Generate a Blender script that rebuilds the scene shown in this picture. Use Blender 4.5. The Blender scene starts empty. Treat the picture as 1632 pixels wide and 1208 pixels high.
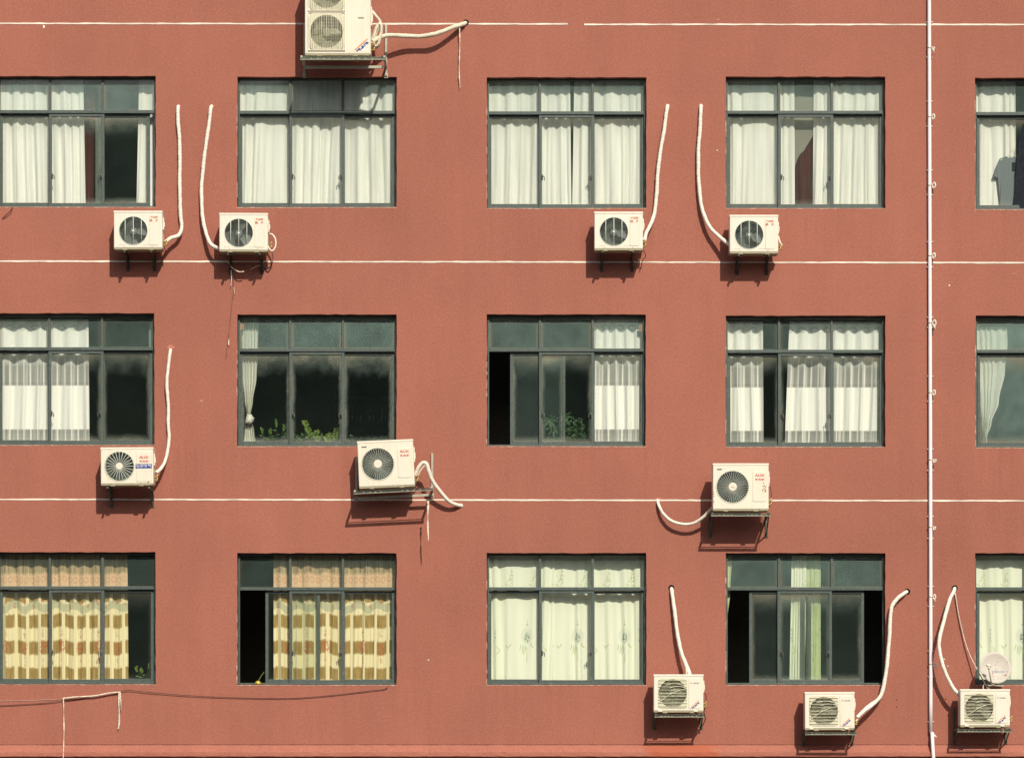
import bpy, bmesh, math, random
from mathutils import Vector, Matrix
R = math.radians
sc = bpy.context.scene
COL = sc.collection
# ---------------------------------------------------------------- measures
D, CX, CZ = 52.0, 816.0, 2.8          # camera distance to the wall, its axis, its height
HY = 1320.0                            # horizon row on the wall

def P(px, py, d=0.0):
    """wall survey point (1 px = 1 cm) to world; d = metres in front of the wall (negative = inside)"""
    k = (D - d) / D / 100.0
    return Vector(((px - CX) * k, -d, CZ + (HY - py) * k))

# ---------------------------------------------------------------- materials
def new_mat(name):
    m = bpy.data.materials.new(name); m.use_nodes = True
    nt = m.node_tree; nt.nodes.clear()
    out = nt.nodes.new('ShaderNodeOutputMaterial')
    return m, nt, out
def N(nt, t, **kw):
    n = nt.nodes.new(t)
    for k, v in kw.items():
        if k == 'op': n.operation = v
        else: setattr(n, k, v)
    return n
def L(nt, a, b): nt.links.new(a, b)
def M(nt, op, a, b=None, c=None, clamp=False):
    n = nt.nodes.new('ShaderNodeMath'); n.operation = op; n.use_clamp = clamp
    for i, v in enumerate((a, b, c)):
        if v is None: continue
        if isinstance(v, (int, float)): n.inputs[i].default_value = v
        else: nt.links.new(v, n.inputs[i])
    return n.outputs[0]
def MIX(nt, f, a, b, mode='MIX'):
    n = nt.nodes.new('ShaderNodeMix'); n.data_type = 'RGBA'; n.blend_type = mode
    def put(sock, v):
        if isinstance(v, (tuple, list)): sock.default_value = (*v[:3], 1)
        elif isinstance(v, (int, float)): sock.default_value = v
        else: nt.links.new(v, sock)
    put(n.inputs[0], f); put(n.inputs[6], a); put(n.inputs[7], b)
    return n.outputs[2]
def NOISE(nt, vec, scale, detail=3, rough=.55):
    n = nt.nodes.new('ShaderNodeTexNoise'); n.inputs['Scale'].default_value = scale
    n.inputs['Detail'].default_value = detail; n.inputs['Roughness'].default_value = rough
    if vec is not None: nt.links.new(vec, n.inputs['Vector'])
    return n.outputs['Fac']
def MAPR(nt, v, a, b, c, d):
    n = nt.nodes.new('ShaderNodeMapRange'); nt.links.new(v, n.inputs[0])
    for i, x in enumerate((a, b, c, d)): n.inputs[i + 1].default_value = x
    return n.outputs[0]
def SCALE(nt, vec, s):
    n = nt.nodes.new('ShaderNodeMapping'); n.inputs['Scale'].default_value = s
    nt.links.new(vec, n.inputs['Vector']); return n.outputs[0]
def bsdf(nt, out, rough=.6, spec=.3, metal=0):
    b = nt.nodes.new('ShaderNodeBsdfPrincipled')
    b.inputs['Roughness'].default_value = rough
    b.inputs['Specular IOR Level'].default_value = spec
    b.inputs['Metallic'].default_value = metal
    nt.links.new(b.outputs[0], out.inputs[0]); return b
def bump(nt, b, h, strength, dist):
    n = nt.nodes.new('ShaderNodeBump'); n.inputs['Strength'].default_value = strength
    n.inputs['Distance'].default_value = dist
    nt.links.new(h, n.inputs['Height']); nt.links.new(n.outputs[0], b.inputs['Normal'])

def simple(name, col, rough=.6, spec=.3, metal=0, var=.12, vs=25, dirt=None, dirt_amt=.0, dirt_scale=9, streak=None):
    m, nt, out = new_mat(name)
    b = bsdf(nt, out, rough, spec, metal)
    tc = nt.nodes.new('ShaderNodeTexCoord').outputs['Object']
    n1 = NOISE(nt, tc, vs, 4)
    c = MIX(nt, MAPR(nt, n1, .3, .7, 0, 1), tuple(x * (1 - var) for x in col), tuple(min(1, x * (1 + var * .6)) for x in col))
    if dirt:
        n2 = NOISE(nt, tc, dirt_scale, 6, .7)
        c = MIX(nt, MAPR(nt, n2, .56, .72, 0, dirt_amt), c, dirt)
    if streak:
        oi = nt.nodes.new('ShaderNodeObjectInfo').outputs['Random']
        off = nt.nodes.new('ShaderNodeVectorMath'); off.operation = 'ADD'; L(nt, tc, off.inputs[0])
        cb = nt.nodes.new('ShaderNodeCombineXYZ')
        for i in range(3): L(nt, M(nt, 'MULTIPLY', oi, 37.0), cb.inputs[i])
        L(nt, cb.outputs[0], off.inputs[1])
        n3 = NOISE(nt, SCALE(nt, off.outputs[0], (16, 6, 1.2)), 1.0, 5, .65)
        n4 = NOISE(nt, off.outputs[0], 5, 5, .65)
        f = M(nt, 'MULTIPLY', MAPR(nt, n3, .48, .70, 0, 1), MAPR(nt, n4, .40, .62, .15, 1))
        c = MIX(nt, M(nt, 'MULTIPLY', f, MAPR(nt, oi, 0, 1, .12, .34)), c, streak)
        c = MIX(nt, MAPR(nt, oi, 0, 1, 0, .10), c, (.60, .54, .41))
    L(nt, c, b.inputs['Base Color'])
    return m

def wall_mat(name, col, stain=False):
    m, nt, out = new_mat(name)
    b = bsdf(nt, out, .85, .15)
    g = nt.nodes.new('ShaderNodeNewGeometry').outputs['Position']
    fine = NOISE(nt, g, 55, 2, .6)
    fine2 = NOISE(nt, g, 24, 2, .5)
    med = NOISE(nt, SCALE(nt, g, (1, 1, .55)), 1.1, 5, .6)
    strk = NOISE(nt, SCALE(nt, g, (5, 1, .35)), 1.0, 4, .6)
    big = NOISE(nt, g, .22, 2)
    f = M(nt, 'ADD', MAPR(nt, fine, .25, .75, .76, 1.23), MAPR(nt, med, .25, .75, -.075, .075))
    f = M(nt, 'ADD', f, MAPR(nt, strk, .3, .7, -.025, .025))
    f = M(nt, 'ADD', f, MAPR(nt, big, .3, .7, -.06, .06))
    f = M(nt, 'ADD', f, MAPR(nt, fine2, .3, .7, -.05, .05))
    vm = nt.nodes.new('ShaderNodeVectorMath'); vm.operation = 'SCALE'
    vm.inputs[0].default_value = col; L(nt, f, vm.inputs['Scale'])
    c = vm.outputs[0]
    # brown grime patches
    c = MIX(nt, MAPR(nt, NOISE(nt, SCALE(nt, g, (1.3, 1, .8)), .8, 7, .68), .56, .78, 0, .22), c, (col[0] * .74, col[1] * .66, col[2] * .62))
    # faint chalky bloom
    c = MIX(nt, MAPR(nt, NOISE(nt, SCALE(nt, g, (.7, 1, 1.2)), .55, 6, .62), .55, .8, 0, .22), c, (min(1, col[0] * 1.1), col[1] * 1.2, col[2] * 1.25))
    sz = nt.nodes.new('ShaderNodeSeparateXYZ'); L(nt, g, sz.inputs[0])
    below = M(nt, 'MODULO', M(nt, 'SUBTRACT', 16.48, sz.outputs[2]), 3.80)
    fade = M(nt, 'MULTIPLY', MAPR(nt, below, 0, .04, 0, 1), MAPR(nt, below, .05, 1.1, 1, 0))
    st = MAPR(nt, NOISE(nt, SCALE(nt, g, (11, 1, .25)), 1.0, 4, .6), .50, .70, 0, 1)
    sp = MAPR(nt, NOISE(nt, g, .7, 2), .40, .6, 0, 1)
    c = MIX(nt, M(nt, 'MULTIPLY', M(nt, 'MULTIPLY', fade, st), M(nt, 'MULTIPLY', sp, .26)), c, (col[0] * .62, col[1] * .52, col[2] * .50))
    if stain:
        sx = nt.nodes.new('ShaderNodeSeparateXYZ'); L(nt, g, sx.inputs[0])
        wob = MAPR(nt, NOISE(nt, g, 5, 4), .2, .8, -.3, .3)
        dx = M(nt, 'ABSOLUTE', M(nt, 'SUBTRACT', M(nt, 'ADD', sx.outputs[0], wob), 2.78))
        mk = MAPR(nt, dx, .42, .62, .75, 0)
        c = MIX(nt, mk, c, (.40, .105, .055))
        c = MIX(nt, MAPR(nt, NOISE(nt, SCALE(nt, g, (.6, 1, 4)), 3.2, 8, .75), .60, .74, 0, .55), c, (.22, .085, .06))
    L(nt, c, b.inputs['Base Color'])
    h = M(nt, 'ADD', fine, M(nt, 'MULTIPLY', NOISE(nt, g, 110, 2), .5))
    h = M(nt, 'ADD', h, M(nt, 'MULTIPLY', NOISE(nt, g, 2.0, 3), 2.2))
    bump(nt, b, h, .36, .012)
    return m

WALLC = (.340, .127, .091)
mWall = wall_mat('terracotta_render', WALLC)
mLedge = wall_mat('ledge_render', (.365, .138, .100), True)
mReveal = wall_mat('reveal_render', (.36, .15, .11))

def chip_mat():
    """pale cement showing where the paint has flaked off"""
    m, nt, out = new_mat('flaked_cement')
    b = bsdf(nt, out, .9, .1)
    g = nt.nodes.new('ShaderNodeNewGeometry').outputs['Position']
    n = NOISE(nt, g, 14, 6, .7)
    c = MIX(nt, MAPR(nt, n, .46, .66, 0, 1), (.43, .20, .15), (.60, .46, .36))
    L(nt, c, b.inputs['Base Color']); return m
mChip = chip_mat()
mLine = simple('white_joint_paint', (.80, .72, .62), .8, .1, var=.3, vs=3, dirt=(.5, .3, .24), dirt_amt=.6, dirt_scale=5)
mFrame = simple('teal_grey_aluminium', (.074, .098, .090), .45, .4, 0, .25, 30, (.2, .2, .17), .45, 14)
mHandle = simple('window_latch_metal', (.12, .12, .11), .4, .5, .3)
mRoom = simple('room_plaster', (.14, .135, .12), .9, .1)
mHole = simple('sleeve_dark', (.02, .018, .016), .9, .05)
mCase = simple('ac_enamel_white', (.76, .71, .61), .38, .4, 0, .035, 4, (.62, .52, .38), .25, 7, (.46, .38, .27))
mCaseW = simple('ac_enamel_cream', (.75, .70, .585), .4, .4, 0, .04, 4, (.55, .42, .28), .35, 9, (.46, .36, .24))
mCaseG = simple('ac_enamel_grey_beige', (.60, .575, .43), .45, .3, 0, .06, 10, (.4, .33, .2), .35, 11)
mBase = simple('ac_base_pan', (.34, .31, .20), .6, .3, 0, .2, 12, (.2, .12, .06), .6, 14)
mWire = simple('grille_wire_white', (.62, .64, .56), .45, .4)
mWireD = simple('grille_wire_grey', (.26, .31, .28), .5, .3)
mWireB = simple('grille_wire_beige', (.62, .60, .46), .5, .3)
mCoil = simple('condenser_coil', (.075, .10, .088), .6, .3, .2, .4, 60)
mCoilB = simple('condenser_coil_olive', (.50, .50, .36), .6, .3, .0, .3, 60)
mFan = simple('fan_plastic', (.16, .18, .165), .45, .4)
mFanB = simple('fan_plastic_olive', (.34, .34, .245), .45, .4)
mBlack = simple('dark_badge', (.03, .035, .03), .6, .2)
mRed = simple('logo_red', (.62, .05, .05), .6, .2)
mOrangeRed = simple('logo_orange_red', (.70, .16, .07), .6, .2)
mBlue = simple('sticker_blue', (.03, .06, .32), .5, .3)
mOrange = simple('sticker_orange', (.78, .26, .09), .5, .3)
mWhiteP = simple('sticker_white', (.8, .78, .72), .5, .3)
mNavy = simple('logo_navy', (.10, .11, .14), .5, .3)
mRust = simple('rust', (.36, .10, .055), .9, .1)
mSteel = simple('bracket_dark_steel', (.055, .062, .052), .6, .3, .2, .3, 18, (.16, .09, .05), .6, 16)
mSteelG = simple('bracket_green_steel', (.085, .105, .08), .5, .35, .2, .25, 18, (.42, .40, .30), .6, 20)
mSteelL = simple('bracket_pale_steel', (.40, .39, .31), .5, .35, .1, .2, 18, (.2, .13, .08), .5, 20)
mHose = simple('white_pipe_wrap', (.78, .725, .635), .6, .25, 0, .16, 22, (.42, .31, .23), .6, 11)
mHoseO = simple('old_pipe_wrap', (.66, .62, .49), .7, .2, 0, .2, 14, (.30, .25, .18), .7, 12)
mBrass = simple('brass_valve', (.55, .42, .14), .35, .5, .6)
mPvc = simple('downpipe_pvc', (.80, .75, .78), .4, .35, 0, .04, 3)
mTie = simple('wire_tie_white', (.78, .74, .64), .5, .3)
mCable = simple('dark_cable', (.06, .035, .03), .6, .2)
mCableW = simple('pale_cable', (.62, .50, .42), .6, .2, 0, .3, 8)
mStrip = simple('torn_wrap_strip', (.76, .66, .54), .8, .1, 0, .2, 20, (.5, .2, .15), .7, 14)
mStripD = simple('grimy_wrap_strip', (.20, .10, .08), .8, .1, 0, .4, 20)
mDish = simple('dish_enamel', (.52, .48, .43), .55, .3, 0, .08, 6, (.55, .45, .38), .5, 24)
mDishTxt = simple('faded_print', (.30, .36, .44), .7, .2)
mLeaf = simple('leaf_green', (.075, .15, .03), .5, .3, 0, .4, 30)
mLeafY = simple('leaf_yellow_green', (.12, .18, .035), .45, .35, 0, .4, 30)
mLeafD = simple('leaf_dark_green', (.035, .075, .024), .5, .3, 0, .4, 30)
mPot = simple('clay_pot', (.25, .12, .07), .8, .2)
mShirt = simple('grey_cotton', (.17, .19, .20), .9, .05, 0, .12, 60)
mCoat = simple('black_cloth', (.022, .026, .034), .9, .05, 0, .3, 20)
mGlassB = simple('bottle_glass', (.045, .07, .06), .15, .6)
mShelf = simple('dark_shelf_wood', (.07, .05, .035), .6, .3)
mYellow = simple('yellow_brass', (.60, .44, .08), .35, .5, .4)
mGround = simple('concrete_paving', (.10, .10, .10), .9, .1, 0, .15, .6, (.07, .07, .07), .5, .25)

mUnseenHill = simple('unseen_hillside', (.045, .075, .05), .95, .05, 0, .5, .12)
def glass_mat():
    m, nt, out = new_mat('dusty_window_glass')
    at = nt.nodes.new('ShaderNodeAttribute'); at.attribute_type = 'OBJECT'; at.attribute_name = 'dust'
    ae = nt.nodes.new('ShaderNodeAttribute'); ae.attribute_type = 'OBJECT'; ae.attribute_name = 'grime'
    uv = nt.nodes.new('ShaderNodeUVMap').outputs[0]
    s = nt.nodes.new('ShaderNodeSeparateXYZ'); L(nt, uv, s.inputs[0])
    g = nt.nodes.new('ShaderNodeNewGeometry').outputs['Position']
    n = NOISE(nt, g, 3.2, 6, .65); n2 = NOISE(nt, g, 40, 2)
    # grime left along the gaskets (mostly the upper corners)
    eu = M(nt, 'MINIMUM', s.outputs[0], M(nt, 'SUBTRACT', 1.0, s.outputs[0]))
    et = M(nt, 'SUBTRACT', 1.0, s.outputs[1])
    eb = M(nt, 'MULTIPLY', s.outputs[1], 1.7)
    e = M(nt, 'MINIMUM', M(nt, 'MULTIPLY', eu, 2.4), M(nt, 'MINIMUM', M(nt, 'MULTIPLY', et, .85), M(nt, 'MULTIPLY', eb, 1.6)))
    e = M(nt, 'ADD', e, MAPR(nt, n, .3, .7, -.05, .07))
    edge = MAPR(nt, e, .0, .22, 1, 0)
    edge = M(nt, 'POWER', edge, 1.6)
    dust = M(nt, 'MULTIPLY', at.outputs['Fac'], MAPR(nt, n, .25, .75, .65, 1.35))
    dust = M(nt, 'ADD', dust, M(nt, 'MULTIPLY', edge, ae.outputs['Fac']), clamp=True)
    tr = nt.nodes.new('ShaderNodeBsdfTransparent'); tr.inputs[0].default_value = (.955, .985, .96, 1)
    gl = nt.nodes.new('ShaderNodeBsdfGlossy'); gl.inputs['Roughness'].default_value = .02
    gl.inputs[0].default_value = (.9, 1, .97, 1)
    df = nt.nodes.new('ShaderNodeBsdfDiffuse'); L(nt, MIX(nt, edge, (.42, .61, .55), (.64, .63, .48)), df.inputs[0])
    ge = nt.nodes.new('ShaderNodeNewGeometry'); dp = nt.nodes.new('ShaderNodeVectorMath'); dp.operation = 'DOT_PRODUCT'
    L(nt, ge.outputs['Normal'], dp.inputs[0]); L(nt, ge.outputs['Incoming'], dp.inputs[1])
    om = M(nt, 'SUBTRACT', 1.0, M(nt, 'ABSOLUTE', dp.outputs['Value']))
    fr = M(nt, 'ADD', .06, M(nt, 'MULTIPLY', M(nt, 'POWER', om, 5.0), .90), clamp=True)
    m1 = nt.nodes.new('ShaderNodeMixShader'); L(nt, fr, m1.inputs[0]); L(nt, tr.outputs[0], m1.inputs[1]); L(nt, gl.outputs[0], m1.inputs[2])
    m2 = nt.nodes.new('ShaderNodeMixShader'); L(nt, dust, m2.inputs[0]); L(nt, m1.outputs[0], m2.inputs[1]); L(nt, df.outputs[0], m2.inputs[2])
    L(nt, m2.outputs[0], out.inputs[0])
    return m
mGlass = glass_mat()

def cloth(name, color_fn, sheer_fn=None, translucent=.25, weave=700):
    m, nt, out = new_mat(name)
    uv = nt.nodes.new('ShaderNodeUVMap').outputs[0]
    s = nt.nodes.new('ShaderNodeSeparateXYZ'); L(nt, uv, s.inputs[0])
    u, v = s.outputs[0], s.outputs[1]
    c = color_fn(nt, u, v, uv)
    df = nt.nodes.new('ShaderNodeBsdfDiffuse'); tl = nt.nodes.new('ShaderNodeBsdfTranslucent')
    for x in (df, tl):
        if isinstance(c, tuple): x.inputs[0].default_value = (*c, 1)
        else: L(nt, c, x.inputs[0])
    nn = NOISE(nt, SCALE(nt, uv, (30, 6, 1)), 1.0, 4)
    bp = nt.nodes.new('ShaderNodeBump'); bp.inputs['Strength'].default_value = .25; bp.inputs['Distance'].default_value = .01
    L(nt, nn, bp.inputs['Height']); L(nt, bp.outputs[0], df.inputs['Normal'])
    mx = nt.nodes.new('ShaderNodeMixShader'); mx.inputs[0].default_value = translucent
    L(nt, df.outputs[0], mx.inputs[1]); L(nt, tl.outputs[0], mx.inputs[2])
    sh = mx.outputs[0]
    if sheer_fn:
        tr = nt.nodes.new('ShaderNodeBsdfTransparent'); tr.inputs[0].default_value = (.95, .97, .95, 1)
        m2 = nt.nodes.new('ShaderNodeMixShader')
        f = sheer_fn(nt, u, v)
        if isinstance(f, float): m2.inputs[0].default_value = f
        else: L(nt, f, m2.inputs[0])
        L(nt, sh, m2.inputs[1]); L(nt, tr.outputs[0], m2.inputs[2]); sh = m2.outputs[0]
    L(nt, sh, out.inputs[0]); return m

def band(nt, v, a, b, soft=.004):
    return M(nt, 'MULTIPLY', MAPR(nt, v, a - soft, a + soft, 0, 1), MAPR(nt, v, b - soft, b + soft, 1, 0))
def facing(nt):
    lw = nt.nodes.new('ShaderNodeLayerWeight'); lw.inputs[0].default_value = .5
    return lw.outputs['Facing']
def ell(nt, u, v, cu, cv, ru, rv, ang=0):
    ca, sa = math.cos(R(ang)), math.sin(R(ang))
    du, dv = M(nt, 'SUBTRACT', u, cu), M(nt, 'SUBTRACT', v, cv)
    a = M(nt, 'ADD', M(nt, 'MULTIPLY', du, ca / ru), M(nt, 'MULTIPLY', dv, sa / ru))
    b = M(nt, 'SUBTRACT', M(nt, 'MULTIPLY', dv, ca / rv), M(nt, 'MULTIPLY', du, sa / rv))
    q = M(nt, 'ADD', M(nt, 'MULTIPLY', a, a), M(nt, 'MULTIPLY', b, b))
    return MAPR(nt, q, .7, 1.2, 1, 0)
def maxall(nt, xs):
    r = xs[0]
    for x in xs[1:]: r = M(nt, 'MAXIMUM', r, x)
    return r

def cream_sheer(nt, u, v):
    cb = nt.nodes.new('ShaderNodeCombineXYZ'); L(nt, u, cb.inputs[0]); L(nt, M(nt, 'MULTIPLY', v, .12), cb.inputs[1])
    n = NOISE(nt, cb.outputs[0], 9.0, 3, .55)
    return M(nt, 'MULTIPLY', MAPR(nt, n, .42, .66, 0, .20), M(nt, 'SUBTRACT', 1.0, facing(nt), clamp=True))
CREAM = (.82, .79, .68)
mCream = cloth('cream_curtain_cloth', lambda nt, u, v, uv: MIX(nt, MAPR(nt, NOISE(nt, SCALE(nt, uv, (2, .4, 1)), 2, 3), .3, .7, 0, 1), (.85, .845, .795), (.89, .88, .82)), cream_sheer, .12)
mBrown = cloth('maroon_curtain_cloth', lambda nt, u, v, uv: MIX(nt, MAPR(nt, NOISE(nt, SCALE(nt, uv, (9, 1, 1)), 2, 3), .3, .7, 0, 1), (.04, .014, .012), (.10, .034, .027)), None, .1)
def eyelet_col(nt, u, v, uv):
    lines = maxall(nt, [band(nt, v, a, a + .008) for a in (.468, .483, .818, .833)])
    uu = M(nt, 'FRACT', M(nt, 'DIVIDE', u, .24)); vv = v
    ringo = ell(nt, uu, vv, .5, .062, .34, .022); ringi = ell(nt, uu, vv, .5, .062, .24, .012)
    ring = M(nt, 'SUBTRACT', ringo, ringi, clamp=True)
    c = MIX(nt, M(nt, 'MULTIPLY', lines, .35), (.90, .89, .84), (.58, .58, .53))
    return MIX(nt, M(nt, 'MULTIPLY', ring, .55), c, (.32, .34, .28))
def eyelet_sheer(nt, u, v):
    opaque = M(nt, 'MAXIMUM', band(nt, v, .49, .815), band(nt, v, -.1, .30, .05))
    f = M(nt, 'MULTIPLY', facing(nt), 1.25, clamp=True)
    fr = M(nt, 'FRACT', M(nt, 'DIVIDE', u, .125))
    line = M(nt, 'MULTIPLY', MAPR(nt, fr, .0, .10, 0, 1), MAPR(nt, fr, .14, .30, 1, 0))
    sheer = M(nt, 'MULTIPLY', M(nt, 'SUBTRACT', 1.0, f), M(nt, 'MULTIPLY', M(nt, 'SUBTRACT', 1.0, M(nt, 'MULTIPLY', line, .85)), .68))
    return M(nt, 'MULTIPLY', sheer, M(nt, 'SUBTRACT', 1.0, M(nt, 'MULTIPLY', opaque, .94)))
mEyelet = cloth('banded_sheer_cloth', eyelet_col, eyelet_sheer, .10)
mStripe = cloth('pinstripe_white_cloth', lambda nt, u, v, uv: MIX(nt, MAPR(nt, M(nt, 'FRACT', M(nt, 'DIVIDE', u, .05)), .42, .58, 0, 1), (.55, .57, .50), (.78, .77, .68)), None, .2)
mSatin = cloth('pale_satin_cloth', lambda nt, u, v, uv: MIX(nt, MAPR(nt, NOISE(nt, SCALE(nt, uv, (4, 2, 1)), 3, 4), .3, .7, 0, 1), (.66, .68, .60), (.82, .81, .72)), None, .2)
mReflection = cloth('grey_reflection_film', lambda nt, u, v, uv: (.50, .48, .41), lambda nt, u, v: .50, .3)
mSpare = cloth('sea_green_cloth', lambda nt, u, v, uv: (.30, .40, .36), lambda nt, u, v: .3, .3)

def plaid_col(nt, u, v, uv):
    v0 = v; v = M(nt, 'ADD', v, MAPR(nt, NOISE(nt, SCALE(nt, uv, (3.5, .5, 1)), 1.6, 2), .3, .7, -.012, .012))
    rows = maxall(nt, [band(nt, v, a, b, .007) for a, b in ((.325, .385), (.471, .560), (.649, .738), (.827, .911))])
    cu = M(nt, 'FRACT', M(nt, 'DIVIDE', u, .22))
    cols = MAPR(nt, cu, .24, .27, 0, 1)
    thin = M(nt, 'FRACT', M(nt, 'DIVIDE', u, .075))
    base = MIX(nt, MAPR(nt, thin, .8, .86, 0, .5), (.86, .76, .48), (.62, .48, .22))
    gold = MIX(nt, MAPR(nt, NOISE(nt, SCALE(nt, uv, (8, 3, 1)), 4, 3), .3, .7, 0, 1), (.31, .20, .065), (.46, .32, .12))
    c = MIX(nt, M(nt, 'MULTIPLY', rows, cols), base, gold)
    wave = M(nt, 'ADD', v, M(nt, 'MULTIPLY', M(nt, 'SINE', M(nt, 'MULTIPLY', u, 17)), .018))
    c = MIX(nt, M(nt, 'MULTIPLY', band(nt, wave, .39, .445), .7), c, (.42, .43, .29))
    # red floral medallions
    tu = M(nt, 'SUBTRACT', M(nt, 'FRACT', M(nt, 'DIVIDE', u, .34)), .5)
    tu = M(nt, 'MULTIPLY', tu, .34)
    nz = MAPR(nt, NOISE(nt, SCALE(nt, uv, (1, 2, 1)), 26, 3), .42, .56, 0, 1)
    med = maxall(nt, [ell(nt, tu, v, 0, .69, .075, .048), ell(nt, tu, v, 0, .60, .022, .03), ell(nt, tu, v, 0, .38, .03, .024),
                      ell(nt, tu, v, .16, .415, .03, .02), ell(nt, tu, v, 0, .785, .012, .045), ell(nt, tu, v, 0, .93, .05, .022)])
    c = MIX(nt, M(nt, 'MULTIPLY', M(nt, 'MULTIPLY', med, nz), .62), c, (.50, .10, .05))
    val = band(nt, v, -.1, .30, .01)
    rings = M(nt, 'FRACT', M(nt, 'DIVIDE', u, .10))
    rg = M(nt, 'SUBTRACT', ell(nt, rings, v, .5, .235, .42, .024), ell(nt, rings, v, .5, .235, .24, .012), clamp=True)
    pe = MIX(nt, M(nt, 'MULTIPLY', rg, .5), (.74, .51, .32), (.58, .27, .15))
    pe = MIX(nt, band(nt, v, -.1, .195, .012), pe, MIX(nt, MAPR(nt, NOISE(nt, SCALE(nt, uv, (14, .6, 1)), 1.5, 4), .35, .65, 0, 1), (.24, .17, .095), (.58, .45, .27)))  # upper valance darkened in the colour for header shade and fold streaks
    return MIX(nt, val, c, pe)
mPlaid = cloth('gold_check_cloth', plaid_col, None, .12)
def floral_col(nt, u, v, uv):
    c = MIX(nt, MAPR(nt, NOISE(nt, SCALE(nt, uv, (2.5, .3, 1)), 2, 3), .3, .7, 0, 1), (.85, .865, .69), (.90, .895, .76))
    per = .86
    tu = M(nt, 'MULTIPLY', M(nt, 'SUBTRACT', M(nt, 'FRACT', M(nt, 'DIVIDE', u, per)), .5), per)
    nz = MAPR(nt, NOISE(nt, SCALE(nt, uv, (1, 2.2, 1)), 34, 3), .44, .54, 0, 1)
    grey = ell(nt, tu, v, 0, .615, .12, .055)
    c = MIX(nt, M(nt, 'MULTIPLY', grey, .22), c, (.42, .50, .44))
    dark = M(nt, 'MULTIPLY', ell(nt, tu, v, .0, .625, .055, .034), nz)
    c = MIX(nt, M(nt, 'MULTIPLY', dark, .72), c, (.10, .20, .13))
    lv = [ell(nt, tu, v, x, y, a, b, g) for x, y, a, b, g in (
        (-.06, .715, .008, .032, 0), (-.085, .705, .008, .036, 14), (-.035, .70, .008, .036, -14), (-.12, .69, .007, .028, 30),
        (-.01, .70, .007, .02, -40), (.10, .685, .03, .006, 20), (.08, .67, .02, .006, -30), (0, .76, .008, .04, 0),
        (0, .54, .02, .008, 0), (0, .52, .006, .02, 0), (-.36, .69, .03, .006, 25), (-.31, .68, .028, .006, -25))]
    c = MIX(nt, M(nt, 'MULTIPLY', maxall(nt, lv), .55), c, (.32, .42, .16))
    ch = maxall(nt, [M(nt, 'MULTIPLY', ell(nt, tu, v, .27, y, .02, .011), nz) for y in (.575, .60, .625, .65)])
    c = MIX(nt, M(nt, 'MULTIPLY', ch, .55), c, (.25, .34, .30))
    sp = [ell(nt, tu, v, .33, y, .045, .008, a) for y, a in ((.70, 25), (.725, -25))]
    c = MIX(nt, M(nt, 'MULTIPLY', maxall(nt, sp), .4), c, (.55, .5, .22))
    # valance sprays
    t2 = M(nt, 'MULTIPLY', M(nt, 'SUBTRACT', M(nt, 'FRACT', M(nt, 'DIVIDE', M(nt, 'ADD', u, .12), .43)), .5), .43)
    vs = [ell(nt, t2, v, x, y, a, b, g) for x, y, a, b, g in ((-.03, .30, .045, .007, 20), (-.04, .27, .04, .007, 10), (.0, .24, .04, .007, -25), (.03, .21, .035, .006, -40), (-.02, .325, .05, .008, 5))]
    c = MIX(nt, M(nt, 'MULTIPLY', maxall(nt, vs), .5), c, (.58, .58, .24))
    v3 = M(nt, 'MULTIPLY', ell(nt, t2, v, .05, .235, .035, .075), nz)
    return MIX(nt, M(nt, 'MULTIPLY', v3, .5), c, (.34, .42, .22))
mFloral = cloth('pale_green_floral_cloth', floral_col, None, .12)
mLime = cloth('lime_cloth', lambda nt, u, v, uv: MIX(nt, M(nt, 'MULTIPLY', MAPR(nt, NOISE(nt, SCALE(nt, uv, (3, 2, 1)), 12, 3), .55, .6, 0, 1), .5), (.66, .73, .42), (.40, .48, .22)), None, .25)

# ---------------------------------------------------------------- mesh helpers
def box(bm, x0, x1, y0, y1, z0, z1):
    vs = [bm.verts.new((x, y, z)) for x in (x0, x1) for y in (y0, y1) for z in (z0, z1)]
    for f in ((0, 1, 3, 2), (4, 6, 7, 5), (0, 4, 5, 1), (2, 3, 7, 6), (0, 2, 6, 4), (1, 5, 7, 3)):
        bm.faces.new([vs[i] for i in f])
def bar(bm, a, b, w, h=None, up=Vector((0, 0, 1))):
    a, b = Vector(a), Vector(b); h = h or w
    t = (b - a).normalized()
    s = t.cross(up)
    if s.length < 1e-3: s = t.cross(Vector((0, 1, 0)))
    s.normalize(); n = s.cross(t).normalized()
    q = []
    for p in (a, b):
        q.append([bm.verts.new(p + s * sx * w / 2 + n * sn * h / 2) for sx, sn in ((-1, -1), (1, -1), (1, 1), (-1, 1))])
    for i in range(4):
        j = (i + 1) % 4; bm.faces.new((q[0][i], q[0][j], q[1][j], q[1][i]))
    bm.faces.new(q[0][::-1]); bm.faces.new(q[1])
def spline(pts, step=.01):
    pts = [Vector(p) for p in pts]
    if len(pts) == 2: return pts
    out = []
    ext = [pts[0] * 2 - pts[1]] + pts + [pts[-1] * 2 - pts[-2]]
    for i in range(1, len(ext) - 2):
        p0, p1, p2, p3 = ext[i - 1:i + 3]
        n = max(2, int((p2 - p1).length / step))
        for k in range(n):
            t = k / n
            out.append(.5 * ((2 * p1) + (p2 - p0) * t + (2 * p0 - 5 * p1 + 4 * p2 - p3) * t * t + (3 * p1 - p0 - 3 * p2 + p3) * t ** 3))
    out.append(pts[-1]); return out
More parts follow.
